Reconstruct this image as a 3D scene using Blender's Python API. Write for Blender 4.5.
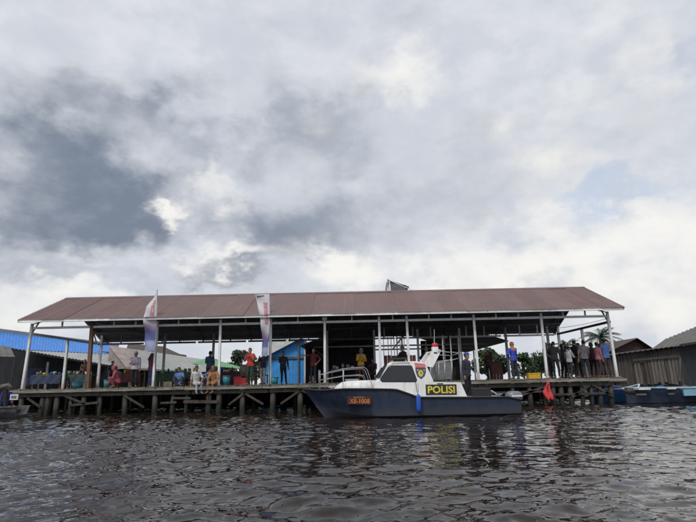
import bpy, bmesh, math, random
import numpy as np
from mathutils import Vector, Matrix
random.seed(7); rng = np.random.default_rng(7)
PI = math.pi
for o in list(bpy.data.objects): bpy.data.objects.remove(o)
scene = bpy.context.scene
COL = scene.collection

# ------------------------------------------------------------------ camera
F = 510.0; PITCH = math.atan(122 / F); ROLL = math.radians(1.2); CAMZ = 1.10
R0 = Vector((1, 0, 0)); FW = Vector((0, math.cos(PITCH), math.sin(PITCH))); U0 = Vector((0, -math.sin(PITCH), math.cos(PITCH)))
RT = R0 * math.cos(ROLL) - U0 * math.sin(ROLL); UP = R0 * math.sin(ROLL) + U0 * math.cos(ROLL)
cd = bpy.data.cameras.new('camera'); cam = bpy.data.objects.new('camera', cd); COL.objects.link(cam)
cam.matrix_world = Matrix(((RT.x, UP.x, -FW.x, 0), (RT.y, UP.y, -FW.y, 0), (RT.z, UP.z, -FW.z, CAMZ), (0, 0, 0, 1)))
cd.sensor_width = 36; cd.lens = 36 * F / 696; cd.clip_start = 0.05; cd.clip_end = 3000
scene.camera = cam

def ray(x, y): return FW + RT * ((x - 348) / F) + UP * ((261 - y) / F)
def at(x, y, Y):
    d = ray(x, y); t = Y / d.y
    return Vector((d.x * t, Y, CAMZ + d.z * t))

# ------------------------------------------------------------------ world, sun, exposure
vs = scene.view_settings
vs.view_transform = 'Standard'; vs.look = 'None'; vs.gamma = 1; vs.use_curve_mapping = False; vs.exposure = 0.2
scene.cycles.max_bounces = 6; scene.cycles.diffuse_bounces = 3; scene.cycles.glossy_bounces = 3
SUN_EL, SUN_AZ = 52.0, 205.0     # azimuth clockwise from +Y: behind the camera, a little to its left
world = bpy.data.worlds.new('World'); scene.world = world; world.use_nodes = True

class NT:
    """tiny node-tree helper"""
    def __init__(s, tree): s.t = tree
    def n(s, kind, **kw):
        nd = s.t.nodes.new(kind)
        for k, v in kw.items(): setattr(nd, k, v)
        return nd
    def put(s, sock, v):
        if isinstance(v, bpy.types.NodeSocket): s.t.links.new(v, sock)
        elif v is not None: sock.default_value = v
    def m(s, op, a, b=None, c=None, clamp=False):
        nd = s.n('ShaderNodeMath', operation=op, use_clamp=clamp)
        for i, v in enumerate((a, b, c)):
            if v is not None: s.put(nd.inputs[i], v)
        return nd.outputs[0]
    def vm(s, op, a, b=None):
        nd = s.n('ShaderNodeVectorMath', operation=op)
        s.put(nd.inputs[0], a)
        if b is not None: s.put(nd.inputs[1], b)
        return nd.outputs[0]
    def noise(s, vec, scale, detail=4, rough=0.5, dist=0.0, out=0):
        nd = s.n('ShaderNodeTexNoise'); s.put(nd.inputs['Vector'], vec)
        nd.inputs['Scale'].default_value = scale; nd.inputs['Detail'].default_value = detail
        nd.inputs['Roughness'].default_value = rough; nd.inputs['Distortion'].default_value = dist
        return nd.outputs[out]
    def smooth(s, v, a, b, lo=0.0, hi=1.0):
        nd = s.n('ShaderNodeMapRange', interpolation_type='SMOOTHSTEP'); s.put(nd.inputs['Value'], v)
        nd.inputs['From Min'].default_value = a; nd.inputs['From Max'].default_value = b
        nd.inputs['To Min'].default_value = lo; nd.inputs['To Max'].default_value = hi
        return nd.outputs[0]
    def mix(s, f, a, b):
        nd = s.n('ShaderNodeMix', data_type='RGBA'); s.put(nd.inputs[0], f)
        s.put(nd.inputs[6], a if isinstance(a, bpy.types.NodeSocket) else (*a, 1)); s.put(nd.inputs[7], b if isinstance(b, bpy.types.NodeSocket) else (*b, 1))
        return nd.outputs[2]

def build_world():
    w = NT(world.node_tree); world.node_tree.nodes.clear()
    tc = w.n('ShaderNodeTexCoord').outputs['Generated']
    sep = w.n('ShaderNodeSeparateXYZ'); w.put(sep.inputs[0], tc)
    az = w.m('ARCTAN2', sep.outputs[0], sep.outputs[1]); el = w.m('ARCSINE', sep.outputs[2])
    stretched = w.vm('MULTIPLY', tc, (1, 1, 1.5))
    # the cloud layers: lumps of two sizes push the outlines about
    wa = w.noise(stretched, 3.4, 5, .5, 0, 1); wb = w.noise(stretched, 11.0, 6, .58, 0, 1)
    sa = w.n('ShaderNodeSeparateColor'); w.put(sa.inputs[0], wa); sb = w.n('ShaderNodeSeparateColor'); w.put(sb.inputs[0], wb)
    def warp(v, i):
        a = w.m('MULTIPLY', w.m('SUBTRACT', sa.outputs[i], .5), .24)
        return w.m('MULTIPLY_ADD', w.m('SUBTRACT', sb.outputs[i], .5), .20, w.m('ADD', v, a))
    azw, elw = warp(az, 0), warp(el, 1)
    def blob(px, py, rx, ry):
        d = ray(px + 6, py + 15).normalized(); a0 = math.atan2(d.x, d.y); e0 = math.asin(d.z)
        u = w.m('MULTIPLY', w.m('SUBTRACT', azw, a0), 525 / rx); v = w.m('MULTIPLY', w.m('SUBTRACT', elw, e0), 525 / ry)
        return w.m('EXPONENT', w.m('MULTIPLY', w.m('MULTIPLY_ADD', u, u, w.m('MULTIPLY', v, v)), -1))
    def total(lst, *fb):
        acc = 0.0
        for n_, k in fb: acc = w.m('MULTIPLY_ADD', w.m('SUBTRACT', n_, .5), k, acc)
        for (px, py, rx, ry, k) in lst: acc = w.m('MULTIPLY_ADD', blob(px, py, rx, ry), k, acc)
        return acc
    f1 = w.noise(stretched, 2.6, 6, .55, .2); f2 = w.noise(w.vm('ADD', stretched, (3.1, 1.7, .4)), 5.6, 9, .56, .15); f4 = w.noise(w.vm('ADD', stretched, (1.1, 5.7, 2.4)), 9.5, 8, .56, .1)
    col = w.mix(w.smooth(f4, .34, .66), SKY_A, SKY_B)
    grey = total([(215, 135, 150, 40, .50), (295, 222, 95, 46, 1.0), (80, 70, 160, 50, .22), (430, 190, 110, 45, .30), (15, 255, 60, 45, .60), (340, 130, 80, 30, .35),
                  (380, 20, 70, 26, .40), (545, 268, 70, 16, .45), (600, 120, 80, 26, .25), (215, 264, 34, 10, .7), (110, 262, 60, 14, .5), (480, 100, 60, 26, .25)], (f2, 2.0), (f4, .9))
    col = w.mix(w.smooth(grey, -.02, 1.10, 0, .95), col, SKY_G)
    dark = total([(75, 170, 95, 52, 1.05), (125, 198, 55, 30, .45), (40, 210, 90, 26, .45), (150, 112, 70, 22, .45), (290, 218, 80, 42, .7), (212, 266, 34, 10, .6), (20, 130, 50, 30, .25), (235, 130, 60, 20, .35), (10, 270, 30, 30, .3)], (f1, .8), (f2, 1.5), (f4, .6))
    col = w.mix(w.smooth(dark, .05, 1.30, 0, .97), col, SKY_D)
    # bright sunlit heads low over the horizon and in the breaks
    bright = total([(60, 288, 90, 26, 1.05), (205, 250, 46, 15, 1.0), (165, 208, 22, 12, 1.1), (208, 150, 20, 34, .85), (235, 185, 34, 20, .65), (470, 266, 140, 30, .75), (345, 272, 40, 26, .8),
                    (620, 225, 130, 44, .85), (690, 300, 70, 40, .6), (385, 75, 46, 36, .8), (520, 120, 50, 30, .45), (610, 50, 90, 50, .40), (560, 150, 60, 20, .3),
                    (10, 330, 60, 16, .6), (440, 55, 40, 30, .3)], (f2, 2.0), (f4, 1.2))
    col = w.mix(w.smooth(bright, .12, 1.25, 0, .97), col, SKY_W)
    bg = w.n('ShaderNodeBackground'); w.put(bg.inputs[0], col); bg.inputs[1].default_value = 1.0
    sky = w.n('ShaderNodeTexSky', sky_type='NISHITA'); sky.sun_disc = False
    sky.sun_elevation = math.radians(SUN_EL); sky.sun_rotation = math.radians(SUN_AZ); sky.dust_density = 1.5
    bg2 = w.n('ShaderNodeBackground'); w.put(bg2.inputs[0], sky.outputs[0]); bg2.inputs[1].default_value = .15
    gap = total([(650, 162, 60, 16, .75), (705, 35, 26, 60, .75), (585, 182, 50, 12, .5), (130, 268, 34, 10, .5), (470, 15, 40, 16, .3)], (f1, .9), (f4, 1.6))
    ms = w.n('ShaderNodeMixShader'); w.put(ms.inputs[0], w.smooth(gap, .25, 1.1, 0, .45))
    w.put(ms.inputs[1], bg.outputs[0]); w.put(ms.inputs[2], bg2.outputs[0])
    out = w.n('ShaderNodeOutputWorld'); w.put(out.inputs[0], ms.outputs[0])
SKY_A, SKY_B, SKY_G, SKY_D, SKY_W = (.535, .565, .625), (.645, .665, .705), (.315, .35, .415), (.16, .195, .26), (.82, .81, .78)
world.cycles.sampling_method = 'MANUAL'; world.cycles.sample_map_resolution = 256
build_world()
sd = bpy.data.lights.new('sun', 'SUN'); sd.energy = 1.5; sd.angle = math.radians(14); sd.color = (1, .955, .89)
so = bpy.data.objects.new('sun', sd); COL.objects.link(so)
a, e = math.radians(SUN_AZ), math.radians(SUN_EL)
so.rotation_euler = (-Vector((math.sin(a) * math.cos(e), math.cos(a) * math.cos(e), math.sin(e)))).to_track_quat('-Z', 'Y').to_euler()

# ------------------------------------------------------------------ helpers
class MB:
    def __init__(s): s.v = []; s.f = []; s.mi = []
    def add(s, vs_, fs, m=0):
        k = len(s.v); s.v += [tuple(v) for v in vs_]; s.f += [tuple(i + k for i in f) for f in fs]; s.mi += [m] * len(fs); return s
    def box(s, x0, x1, y0, y1, z0, z1, m=0):
        return s.add([(x0, y0, z0), (x1, y0, z0), (x1, y1, z0), (x0, y1, z0), (x0, y0, z1), (x1, y0, z1), (x1, y1, z1), (x0, y1, z1)],
                     [(0, 3, 2, 1), (4, 5, 6, 7), (0, 1, 5, 4), (1, 2, 6, 5), (2, 3, 7, 6), (3, 0, 4, 7)], m)
    def bar(s, p, q, w, h, up=(0, 0, 1), m=0):
        p = Vector(p); q = Vector(q); d = (q - p).normalized(); u = Vector(up)
        if abs(d.dot(u)) > .98: u = Vector((0, 1, 0))
        sd_ = d.cross(u).normalized() * w / 2; u = sd_.cross(d).normalized() * h / 2
        vs_ = [c + sgn * sd_ + t * u for c in (p, q) for sgn, t in ((-1, -1), (1, -1), (1, 1), (-1, 1))]
        return s.add(vs_, [(0, 1, 2, 3), (7, 6, 5, 4), (0, 4, 5, 1), (1, 5, 6, 2), (2, 6, 7, 3), (3, 7, 4, 0)], m)
    def loft(s, rings, cap=True, closed=True, m=0):
        n = len(rings[0]); k = len(s.v)
        vs_ = [v for r in rings for v in r]; fs = []
        for i in range(len(rings) - 1):
            for j in range(n if closed else n - 1):
                a_, b_ = i * n + j, i * n + (j + 1) % n
                fs.append((a_, b_, b_ + n, a_ + n))
        if cap:
            fs.append(tuple(range(n - 1, -1, -1))); fs.append(tuple((len(rings) - 1) * n + j for j in range(n)))
        return s.add(vs_, fs, m)
    def tube(s, p, q, r0, r1=None, n=8, m=0):
        return s.path([p, q], [r0, r0 if r1 is None else r1], n, m)
    def path(s, pts, r, n=8, m=0):
        pts = [Vector(p) for p in pts]
        if not isinstance(r, (list, tuple)): r = [r] * len(pts)
        rings = []; u = None
        for i, p in enumerate(pts):
            d = (pts[min(i + 1, len(pts) - 1)] - pts[max(i - 1, 0)]).normalized()
            if u is None:
                u = d.orthogonal().normalized()
            u = (u - d * u.dot(d)).normalized(); w = d.cross(u)
            rings.append([p + (u * math.cos(2 * PI * j / n) + w * math.sin(2 * PI * j / n)) * r[i] for j in range(n)])
        return s.loft(rings, m=m)
    def ell(s, c, r, n=12, k=8, m=0):
        c = Vector(c); rings = []
        for i in range(k + 1):
            t = PI * (i + .001) / (k + .002)
            rings.append([c + Vector((r[0] * math.sin(t) * math.cos(2 * PI * j / n), r[1] * math.sin(t) * math.sin(2 * PI * j / n), -r[2] * math.cos(t))) for j in range(n)])
        return s.loft(rings, m=m)
    def prism(s, poly, off, m=0):
        """closed polygon poly extruded by vector off"""
        n = len(poly); off = Vector(off); a_ = [Vector(p) for p in poly]; b_ = [p + off for p in a_]
        fs = [tuple(range(n - 1, -1, -1)), tuple(range(n, 2 * n))] + [(j, (j + 1) % n, (j + 1) % n + n, j + n) for j in range(n)]
        return s.add(a_ + b_, fs, m)
    def mesh(s, name, mats, smooth=False):
        me = bpy.data.meshes.new(name); me.from_pydata(s.v, [], s.f)
        for mt in (mats if isinstance(mats, (list, tuple)) else [mats]): me.materials.append(mt)
        if any(s.mi): me.polygons.foreach_set('material_index', s.mi)
        bm = bmesh.new(); bm.from_mesh(me); bmesh.ops.recalc_face_normals(bm, faces=bm.faces); bm.to_mesh(me); bm.free()
        if smooth: me.polygons.foreach_set('use_smooth', [True] * len(me.polygons))
        return me
    def build(s, name, mats, parent=None, smooth=False, bevel=0):
        o = link(name, s.mesh(name, mats, smooth), parent)
        if bevel:
            bv = o.modifiers.new('bevel', 'BEVEL'); bv.width = bevel; bv.segments = 2; bv.limit_method = 'ANGLE'
        return o
def link(name, data, parent=None, loc=None):
    o = bpy.data.objects.new(name, data); COL.objects.link(o)
    if loc is not None: o.location = loc
    if parent is not None:
        o.parent = parent; o.matrix_parent_inverse = WORLD[parent.name].inverted()
    WORLD[o.name] = Matrix.Translation(o.location) if parent is None else Matrix.Translation(Vector(loc) if loc is not None else Vector())
    return o
WORLD = {}
def tag(o, label=None, cat=None, group=None, kind=None):
    if label: o['label'] = label
    if cat: o['category'] = cat
    if group: o['group'] = group
    if kind: o['kind'] = kind
    return o
def thing(name, loc, label, cat, group=None):
    return tag(link(name, None, None, Vector(loc)), label, cat, group)

MATS = {}
def mat(name, col, rough=.7, var=.25, scale=6, metal=0, bump=.0, bscale=40, stretch=(1, 1, 1), dirt=None, dscale=2.0, damt=.5, spec=.5):
    """plain painted/wooden/metal surface: colour varied by noise, patches of dirt, fine relief"""
    if name in MATS: return MATS[name]
    m = bpy.data.materials.new(name); m.use_nodes = True; t = NT(m.node_tree); p = m.node_tree.nodes['Principled BSDF']
    tc = t.n('ShaderNodeTexCoord').outputs['Object']
    geo = t.n('ShaderNodeNewGeometry').outputs['Position']
    vec = t.vm('MULTIPLY', geo, stretch)
    f = t.noise(vec, scale, 6, .6)
    lo = tuple(c * (1 - var) for c in col); hi = tuple(min(1, c * (1 + var)) for c in col)
    c = t.mix(t.smooth(f, .3, .7), lo, hi)
    if dirt:
        d = t.noise(t.vm('ADD', vec, (4.2, 1.3, 9.1)), dscale, 8, .65, .5)
        c = t.mix(t.smooth(d, .45, .7, 0, damt), c, dirt)
    t.put(p.inputs['Base Color'], c); p.inputs['Metallic'].default_value = metal
    p.inputs['Specular IOR Level'].default_value = spec
    t.put(p.inputs['Roughness'], t.smooth(f, .2, .8, max(rough - .1, .02), min(rough + .1, 1)))
    if bump:
        b = t.n('ShaderNodeBump'); b.inputs['Strength'].default_value = bump; b.inputs['Distance'].default_value = .02
        t.put(b.inputs['Height'], t.noise(vec, bscale, 5, .6)); t.put(p.inputs['Normal'], b.outputs[0])
    MATS[name] = m; return m

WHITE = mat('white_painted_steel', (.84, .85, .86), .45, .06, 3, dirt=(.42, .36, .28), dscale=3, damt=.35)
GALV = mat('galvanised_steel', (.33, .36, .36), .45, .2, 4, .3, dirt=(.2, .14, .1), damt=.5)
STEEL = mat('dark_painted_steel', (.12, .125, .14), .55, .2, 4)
ROOF = mat('maroon_roof_metal', (.158, .090, .082), .5, .14, 1.6, 0, .15, 30, dirt=(.10, .075, .072), dscale=.8, damt=.5)
def weather_roof(m):
    t = NT(m.node_tree); p = m.node_tree.nodes['Principled BSDF']; old = p.inputs['Base Color'].links[0].from_socket
    rnd = t.n('ShaderNodeObjectInfo').outputs['Random']; geo = t.n('ShaderNodeNewGeometry').outputs['Position']
    hsv = t.n('ShaderNodeHueSaturation'); t.put(hsv.inputs['Color'], old); t.put(hsv.inputs['Value'], t.smooth(rnd, 0, 1, .94, 1.06)); t.put(hsv.inputs['Saturation'], t.smooth(rnd, 0, 1, 1.05, .95))
    st = t.noise(t.vm('MULTIPLY', geo, (5.5, .35, .35)), 1.0, 6, .65); c = t.mix(t.smooth(st, .52, .74, 0, .45), hsv.outputs[0], (.20, .15, .14))
    ru = t.noise(t.vm('MULTIPLY', geo, (2.2, .8, .8)), 1.3, 9, .7, .4); c = t.mix(t.smooth(ru, .60, .72, 0, .7), c, (.17, .07, .035))
    t.put(p.inputs['Base Color'], c)
weather_roof(ROOF)
ROOFB = mat('roof_underside', (.13, .14, .165), .6, .2, 2)
WOOD = mat('weathered_wood', (.155, .138, .115), .85, .4, 9, bump=.5, bscale=60, stretch=(1, .25, 1), dirt=(.06, .055, .045), damt=.7)
WOODX = mat('weathered_edge_wood', (.26, .245, .205), .85, .4, 5, bump=.5, bscale=50, stretch=(.3, 1, 2), dirt=(.07, .075, .05), dscale=2.5, damt=.8)
PILE = mat('wet_pile_wood', (.062, .055, .047), .75, .4, 6, bump=.6, bscale=40, stretch=(1, 1, .25), dirt=(.02, .023, .016), dscale=3, damt=.85)
def band(m, z0, z1, colr, amt, fr=2.5):
    t = NT(m.node_tree); p = m.node_tree.nodes['Principled BSDF']; old = p.inputs['Base Color'].links[0].from_socket
    geo = t.n('ShaderNodeNewGeometry').outputs['Position']; sp = t.n('ShaderNodeSeparateXYZ'); t.put(sp.inputs[0], geo)
    zz = t.m('MULTIPLY_ADD', t.m('SUBTRACT', t.noise(geo, fr, 6, .6), .5), .7, sp.outputs[2])
    t.put(p.inputs['Base Color'], t.mix(t.smooth(zz, z1, z0, 0, amt), old, colr))
band(PILE, .18, .48, (.016, .022, .012), .85); band(WHITE, 1.05, 1.75, (.25, .15, .09), .6)
BROWN = mat('brown_timber', (.16, .085, .05), .75, .35, 6, bump=.3, stretch=(1, 1, .2))
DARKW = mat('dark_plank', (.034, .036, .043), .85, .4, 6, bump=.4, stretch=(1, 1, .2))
GREYW = mat('grey_plank', (.072, .062, .056), .85, .35, 7, bump=.5, bscale=50, stretch=(2, 1, .2), dirt=(.04, .037, .036), damt=.7)
GREYP = mat('pale_grey_plank', (.135, .122, .112), .85, .35, 7, bump=.5, bscale=50, stretch=(2, 1, .2), dirt=(.07, .065, .06), damt=.6)
BLUEP = mat('sky_blue_paint', (.06, .34, .80), .6, .12, 3, dirt=(.05, .24, .55), damt=.4)
BLUER = mat('blue_roof_sheet', (.035, .22, .66), .45, .2, 3, dirt=(.08, .17, .3), damt=.4)
GREYR = mat('grey_roof_sheet', (.34, .35, .34), .6, .15, 2, dirt=(.24, .22, .19), dscale=1.2, damt=.6)
BEIGR = mat('rusty_beige_roof', (.31, .26, .235), .65, .2, 2, dirt=(.2, .13, .1), damt=.6)
GREENR = mat('green_roof_sheet', (.10, .30, .12), .5, .2, 2, dirt=(.12, .2, .1), damt=.4)
BRNR = mat('dark_brown_roof', (.075, .055, .05), .7, .25, 3, dirt=(.05, .05, .05))
OLIVR = mat('mossy_grey_roof', (.125, .122, .115), .8, .25, 3, bump=.3, dirt=(.09, .08, .065), dscale=1.5, damt=.7)
MUD = mat('river_mud', (.045, .04, .032), .9, .4, 2, bump=.6, bscale=8)
BLACK = mat('black_rubber', (.015, .015, .016), .6, .2, 8)
STAIN = mat('stainless_tube', (.42, .43, .45), .4, .2, 5, .6)
REDBR = mat('red_brown_panel', (.20, .07, .06), .7, .25, 4)
CLOTHW = mat('white_plastic', (.68, .68, .69), .5, .1, 5)
YELL = mat('yellow_plastic', (.72, .45, .03), .5, .15, 5)
REDP = mat('red_plastic', (.5, .035, .04), .5, .2, 5)
BLUEB = mat('blue_plastic', (.03, .12, .34), .5, .2, 5)
TEAL = mat('teal_plastic', (.05, .25, .33), .5, .2, 5)
BASK = mat('woven_basket', (.24, .23, .19), .85, .3, 12, bump=.8, bscale=90)

# ------------------------------------------------------------------ setting: river and bank
def build_river():
    NR, NC = 980, 980
    Ys = 1.6 * np.exp(np.linspace(0, math.log(60 / 1.6), NR)); T = np.linspace(-1.25, 1.25, NC)
    Y, TT = np.meshgrid(Ys, T, indexing='ij'); X = Y * TT
    Y = Y + rng.normal(0, .001, Y.shape) * Y; X = X + rng.normal(0, .0008, X.shape) * Y
    Z = np.zeros_like(X); DX = np.zeros_like(X); DY = np.zeros_like(X)
    cell = Y * .0037
    groups = .82 + .75 * np.sin(X * .37 + .9 * np.sin(Y * .23)) * np.sin(Y * .31 + 1.3 + .7 * np.sin(X * .19))
    groups = np.clip(groups, .3, 1.5)
    for i in range(72):
        lam = 1.7 * (0.05 ** (i / 71.0)) * rng.uniform(.88, 1.12)
        th = rng.normal(-1.75, .7); k = 2 * PI / lam; ph = rng.uniform(0, 2 * PI)
        slope = .032 * (1.15 if .18 < lam < .7 else (.75 if lam < .18 else .58))
        A = slope / k * np.clip((lam / cell - 2.2) / 3, 0, 1)
        A = A * groups
        arg = k * (math.cos(th) * X + math.sin(th) * Y) + ph
        Z += A * np.cos(arg); s_ = A * .7 * np.sin(arg); DX -= s_ * math.cos(th); DY -= s_ * math.sin(th)
    X += DX; Y += DY
    v = np.stack([X, Y, Z], -1).reshape(-1, 3).astype(np.float32)
    idx = np.arange(NR * NC).reshape(NR, NC)
    q = np.stack([idx[:-1, :-1], idx[:-1, 1:], idx[1:, 1:], idx[1:, :-1]], -1).reshape(-1, 4)
    n0 = len(v); B = 900
    v = np.concatenate([v, np.array([(-B, -B, -.16), (B, -B, -.16), (B, B, -.16), (-B, B, -.16)], np.float32)])
    q = np.concatenate([q, np.array([[n0, n0 + 1, n0 + 2, n0 + 3]])])
    me = bpy.data.meshes.new('river'); me.vertices.add(len(v)); me.vertices.foreach_set('co', v.ravel())
    me.loops.add(q.size); me.loops.foreach_set('vertex_index', q.ravel().astype(np.int32))
    me.polygons.add(len(q)); me.polygons.foreach_set('loop_start', np.arange(0, q.size, 4, dtype=np.int32)); me.polygons.foreach_set('use_smooth', np.ones(len(q), bool))
    me.update(); me.validate()
    m = bpy.data.materials.new('peat_river_water'); m.use_nodes = True; t = NT(m.node_tree); p = m.node_tree.nodes['Principled BSDF']
    geo = t.n('ShaderNodeNewGeometry').outputs['Position']
    c = t.mix(t.smooth(t.noise(geo, .5, 3), .35, .65), (.013, .009, .0065), (.020, .014, .0105))
    t.put(p.inputs['Base Color'], c); p.inputs['Roughness'].default_value = .012; p.inputs['IOR'].default_value = 1.40
    b = t.n('ShaderNodeBump'); b.inputs['Strength'].default_value = .06; b.inputs['Distance'].default_value = .02
    h = t.m('ADD', t.noise(geo, 11, 3, .5), t.m('MULTIPLY', t.noise(t.vm('MULTIPLY', geo, (1, 1.3, 1)), 4.2, 2, .5), 1.2))
    t.put(b.inputs['Height'], h); t.put(p.inputs['Normal'], b.outputs[0])
    me.materials.append(m)
    tag(link('river', me), kind='structure')
build_river()

def build_bank():
    NX, NY = 90, 40
    MUDY = 36.6
    xs = np.linspace(-260, 260, NX); ys = MUDY * np.exp(np.linspace(0, math.log(700 / MUDY), NY))
    vs_ = []; fs = []
    for j, y in enumerate(ys):
        for x in xs:
            edge = 35.5 + 1.0 * math.sin(x * .21) + .6 * math.sin(x * .9)
            z = -.5 + 1.35 * (1 - math.exp(-max(0, y - edge) / 2.5)) + (.12 * math.sin(x * .7 + y * .4) if j else 0)
            vs_.append((x, y, z))
    for j in range(NY - 1):
        for i in range(NX - 1):
            k = j * NX + i; fs.append((k, k + 1, k + 1 + NX, k + NX))
    tag(MB().add(vs_, fs).build('riverbank', MUD, smooth=True), kind='structure')
build_bank()

# ------------------------------------------------------------------ the dock
DECK = 1.12; DX0, DX1 = -14.9, 11.95; DY0, DY1 = 22.95, 30.4
dock = thing('wooden_dock', (-1.4, 23, 0), 'long weathered plank dock on wooden piles under the open market shelter', 'dock')
def build_dock():
    meshes = []
    for k in range(5):
        r = random.Random(k); mb = MB(); x1 = .225 - .01 * (k % 3)
        l0 = r.uniform(-.05, .03)
        mb.box(0, x1, l0, DY1 - DY0, -.05, 0)
        meshes.append(mb.mesh('plank', WOOD))
    x = DX0; i = 0
    while x < DX1:
        o = link('plank', meshes[i % 5], dock, (x, DY0, DECK + random.uniform(-.012, .006))); x += .238; i += 1
    # edge boards along the front, joists behind them
    x = DX0 - .05; i = 0
    while x < DX1:
        L = min(random.uniform(2.8, 4.3), DX1 + .1 - x)
        z = DECK - .055 + random.uniform(-.012, .008)
        MB().box(x, x + L - .02, DY0 - .10 - random.uniform(0, .02), DY0 - .055, z - .11, z).build('edge_board', WOODX, dock)
        z2 = DECK - .20 + random.uniform(-.02, .01)
        MB().box(x + .3, x + L + .25, DY0 + .02, DY0 + .12, z2 - .14, z2).build('edge_beam', PILE, dock)
        x += L
    for y in (24.6, 26.4, 28.2, 30.0):
        MB().box(DX0, DX1, y - .06, y + .06, DECK - .22, DECK - .055).build('joist', PILE, dock)
    front = [22, 43, 48, 57, 71, 84, 100, 125, 155, 173, 187, 209, 219, 242, 273, 300, 326, 352, 380, 410, 437, 462, 488, 513, 530, 546, 554, 562, 571, 583, 592, 601, 612]
    P = {}
    for px in front:
        b = at(px, 398, 23.1).x; lean = random.uniform(-.08, .08); r = random.uniform(.075, .12)
        if px in (209, 219, 242, 273, 300, 155): r = .125
        top = DECK - .06 if px not in (43, 173) else .75
        MB().path([(b + lean, 23.12 + random.uniform(-.04, .06), -.9), (b + lean * .3, 23.12, .2), (b, 23.12, top)], [r * 1.08, r, r * .93], 9).build('pile', PILE, dock, True)
        P[px] = b
    for row, y in enumerate((25.2, 27.4, 29.8)):
        x = DX0 + .6
        while x < DX1:
            MB().path([(x, y, -.9), (x + random.uniform(-.1, .1), y, DECK - .06)], [.11, .09], 8).build('pile', PILE, dock, True); x += random.uniform(1.5, 2.4)
    def brace(x0, z0, x1, z1, y=22.98, w=.09): MB().bar((x0, y, z0), (x1, y, z1), .045, w, (0, 0, 1)).build('brace', PILE, dock)
    brace(P[22] + .3, .75, P[43], .35); brace(P[71], .40, P[100], .50); brace(P[71] - .2, .80, P[71] + .7, .45); brace(P[125], .78, P[155] - .4, .25)
    brace(P[155] + .3, .42, P[173] + .2, .44); brace(P[173], .62, P[187] + .2, .60); brace(P[187] - .1, .46, P[219], .42, 22.96, .13)
    brace(P[219] + .45, .28, P[242] + .15, .80); brace(P[242] + .1, .78, P[273] - .4, .28); brace(P[273] + .35, .28, P[300] + .05, .86); brace(P[300], .86, P[326], .4)
    brace(P[352], .3, P[380], .8); brace(P[380], .8, P[410], .35); brace(P[437], .3, P[462], .8); brace(P[488], .55, P[546], .58); brace(P[513], .32, P[546], .8); brace(P[546], .42, P[612], .45)
    brace(P[571], .3, P[592], .85); brace(P[592], .85, P[612], .3)
build_dock()

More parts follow.
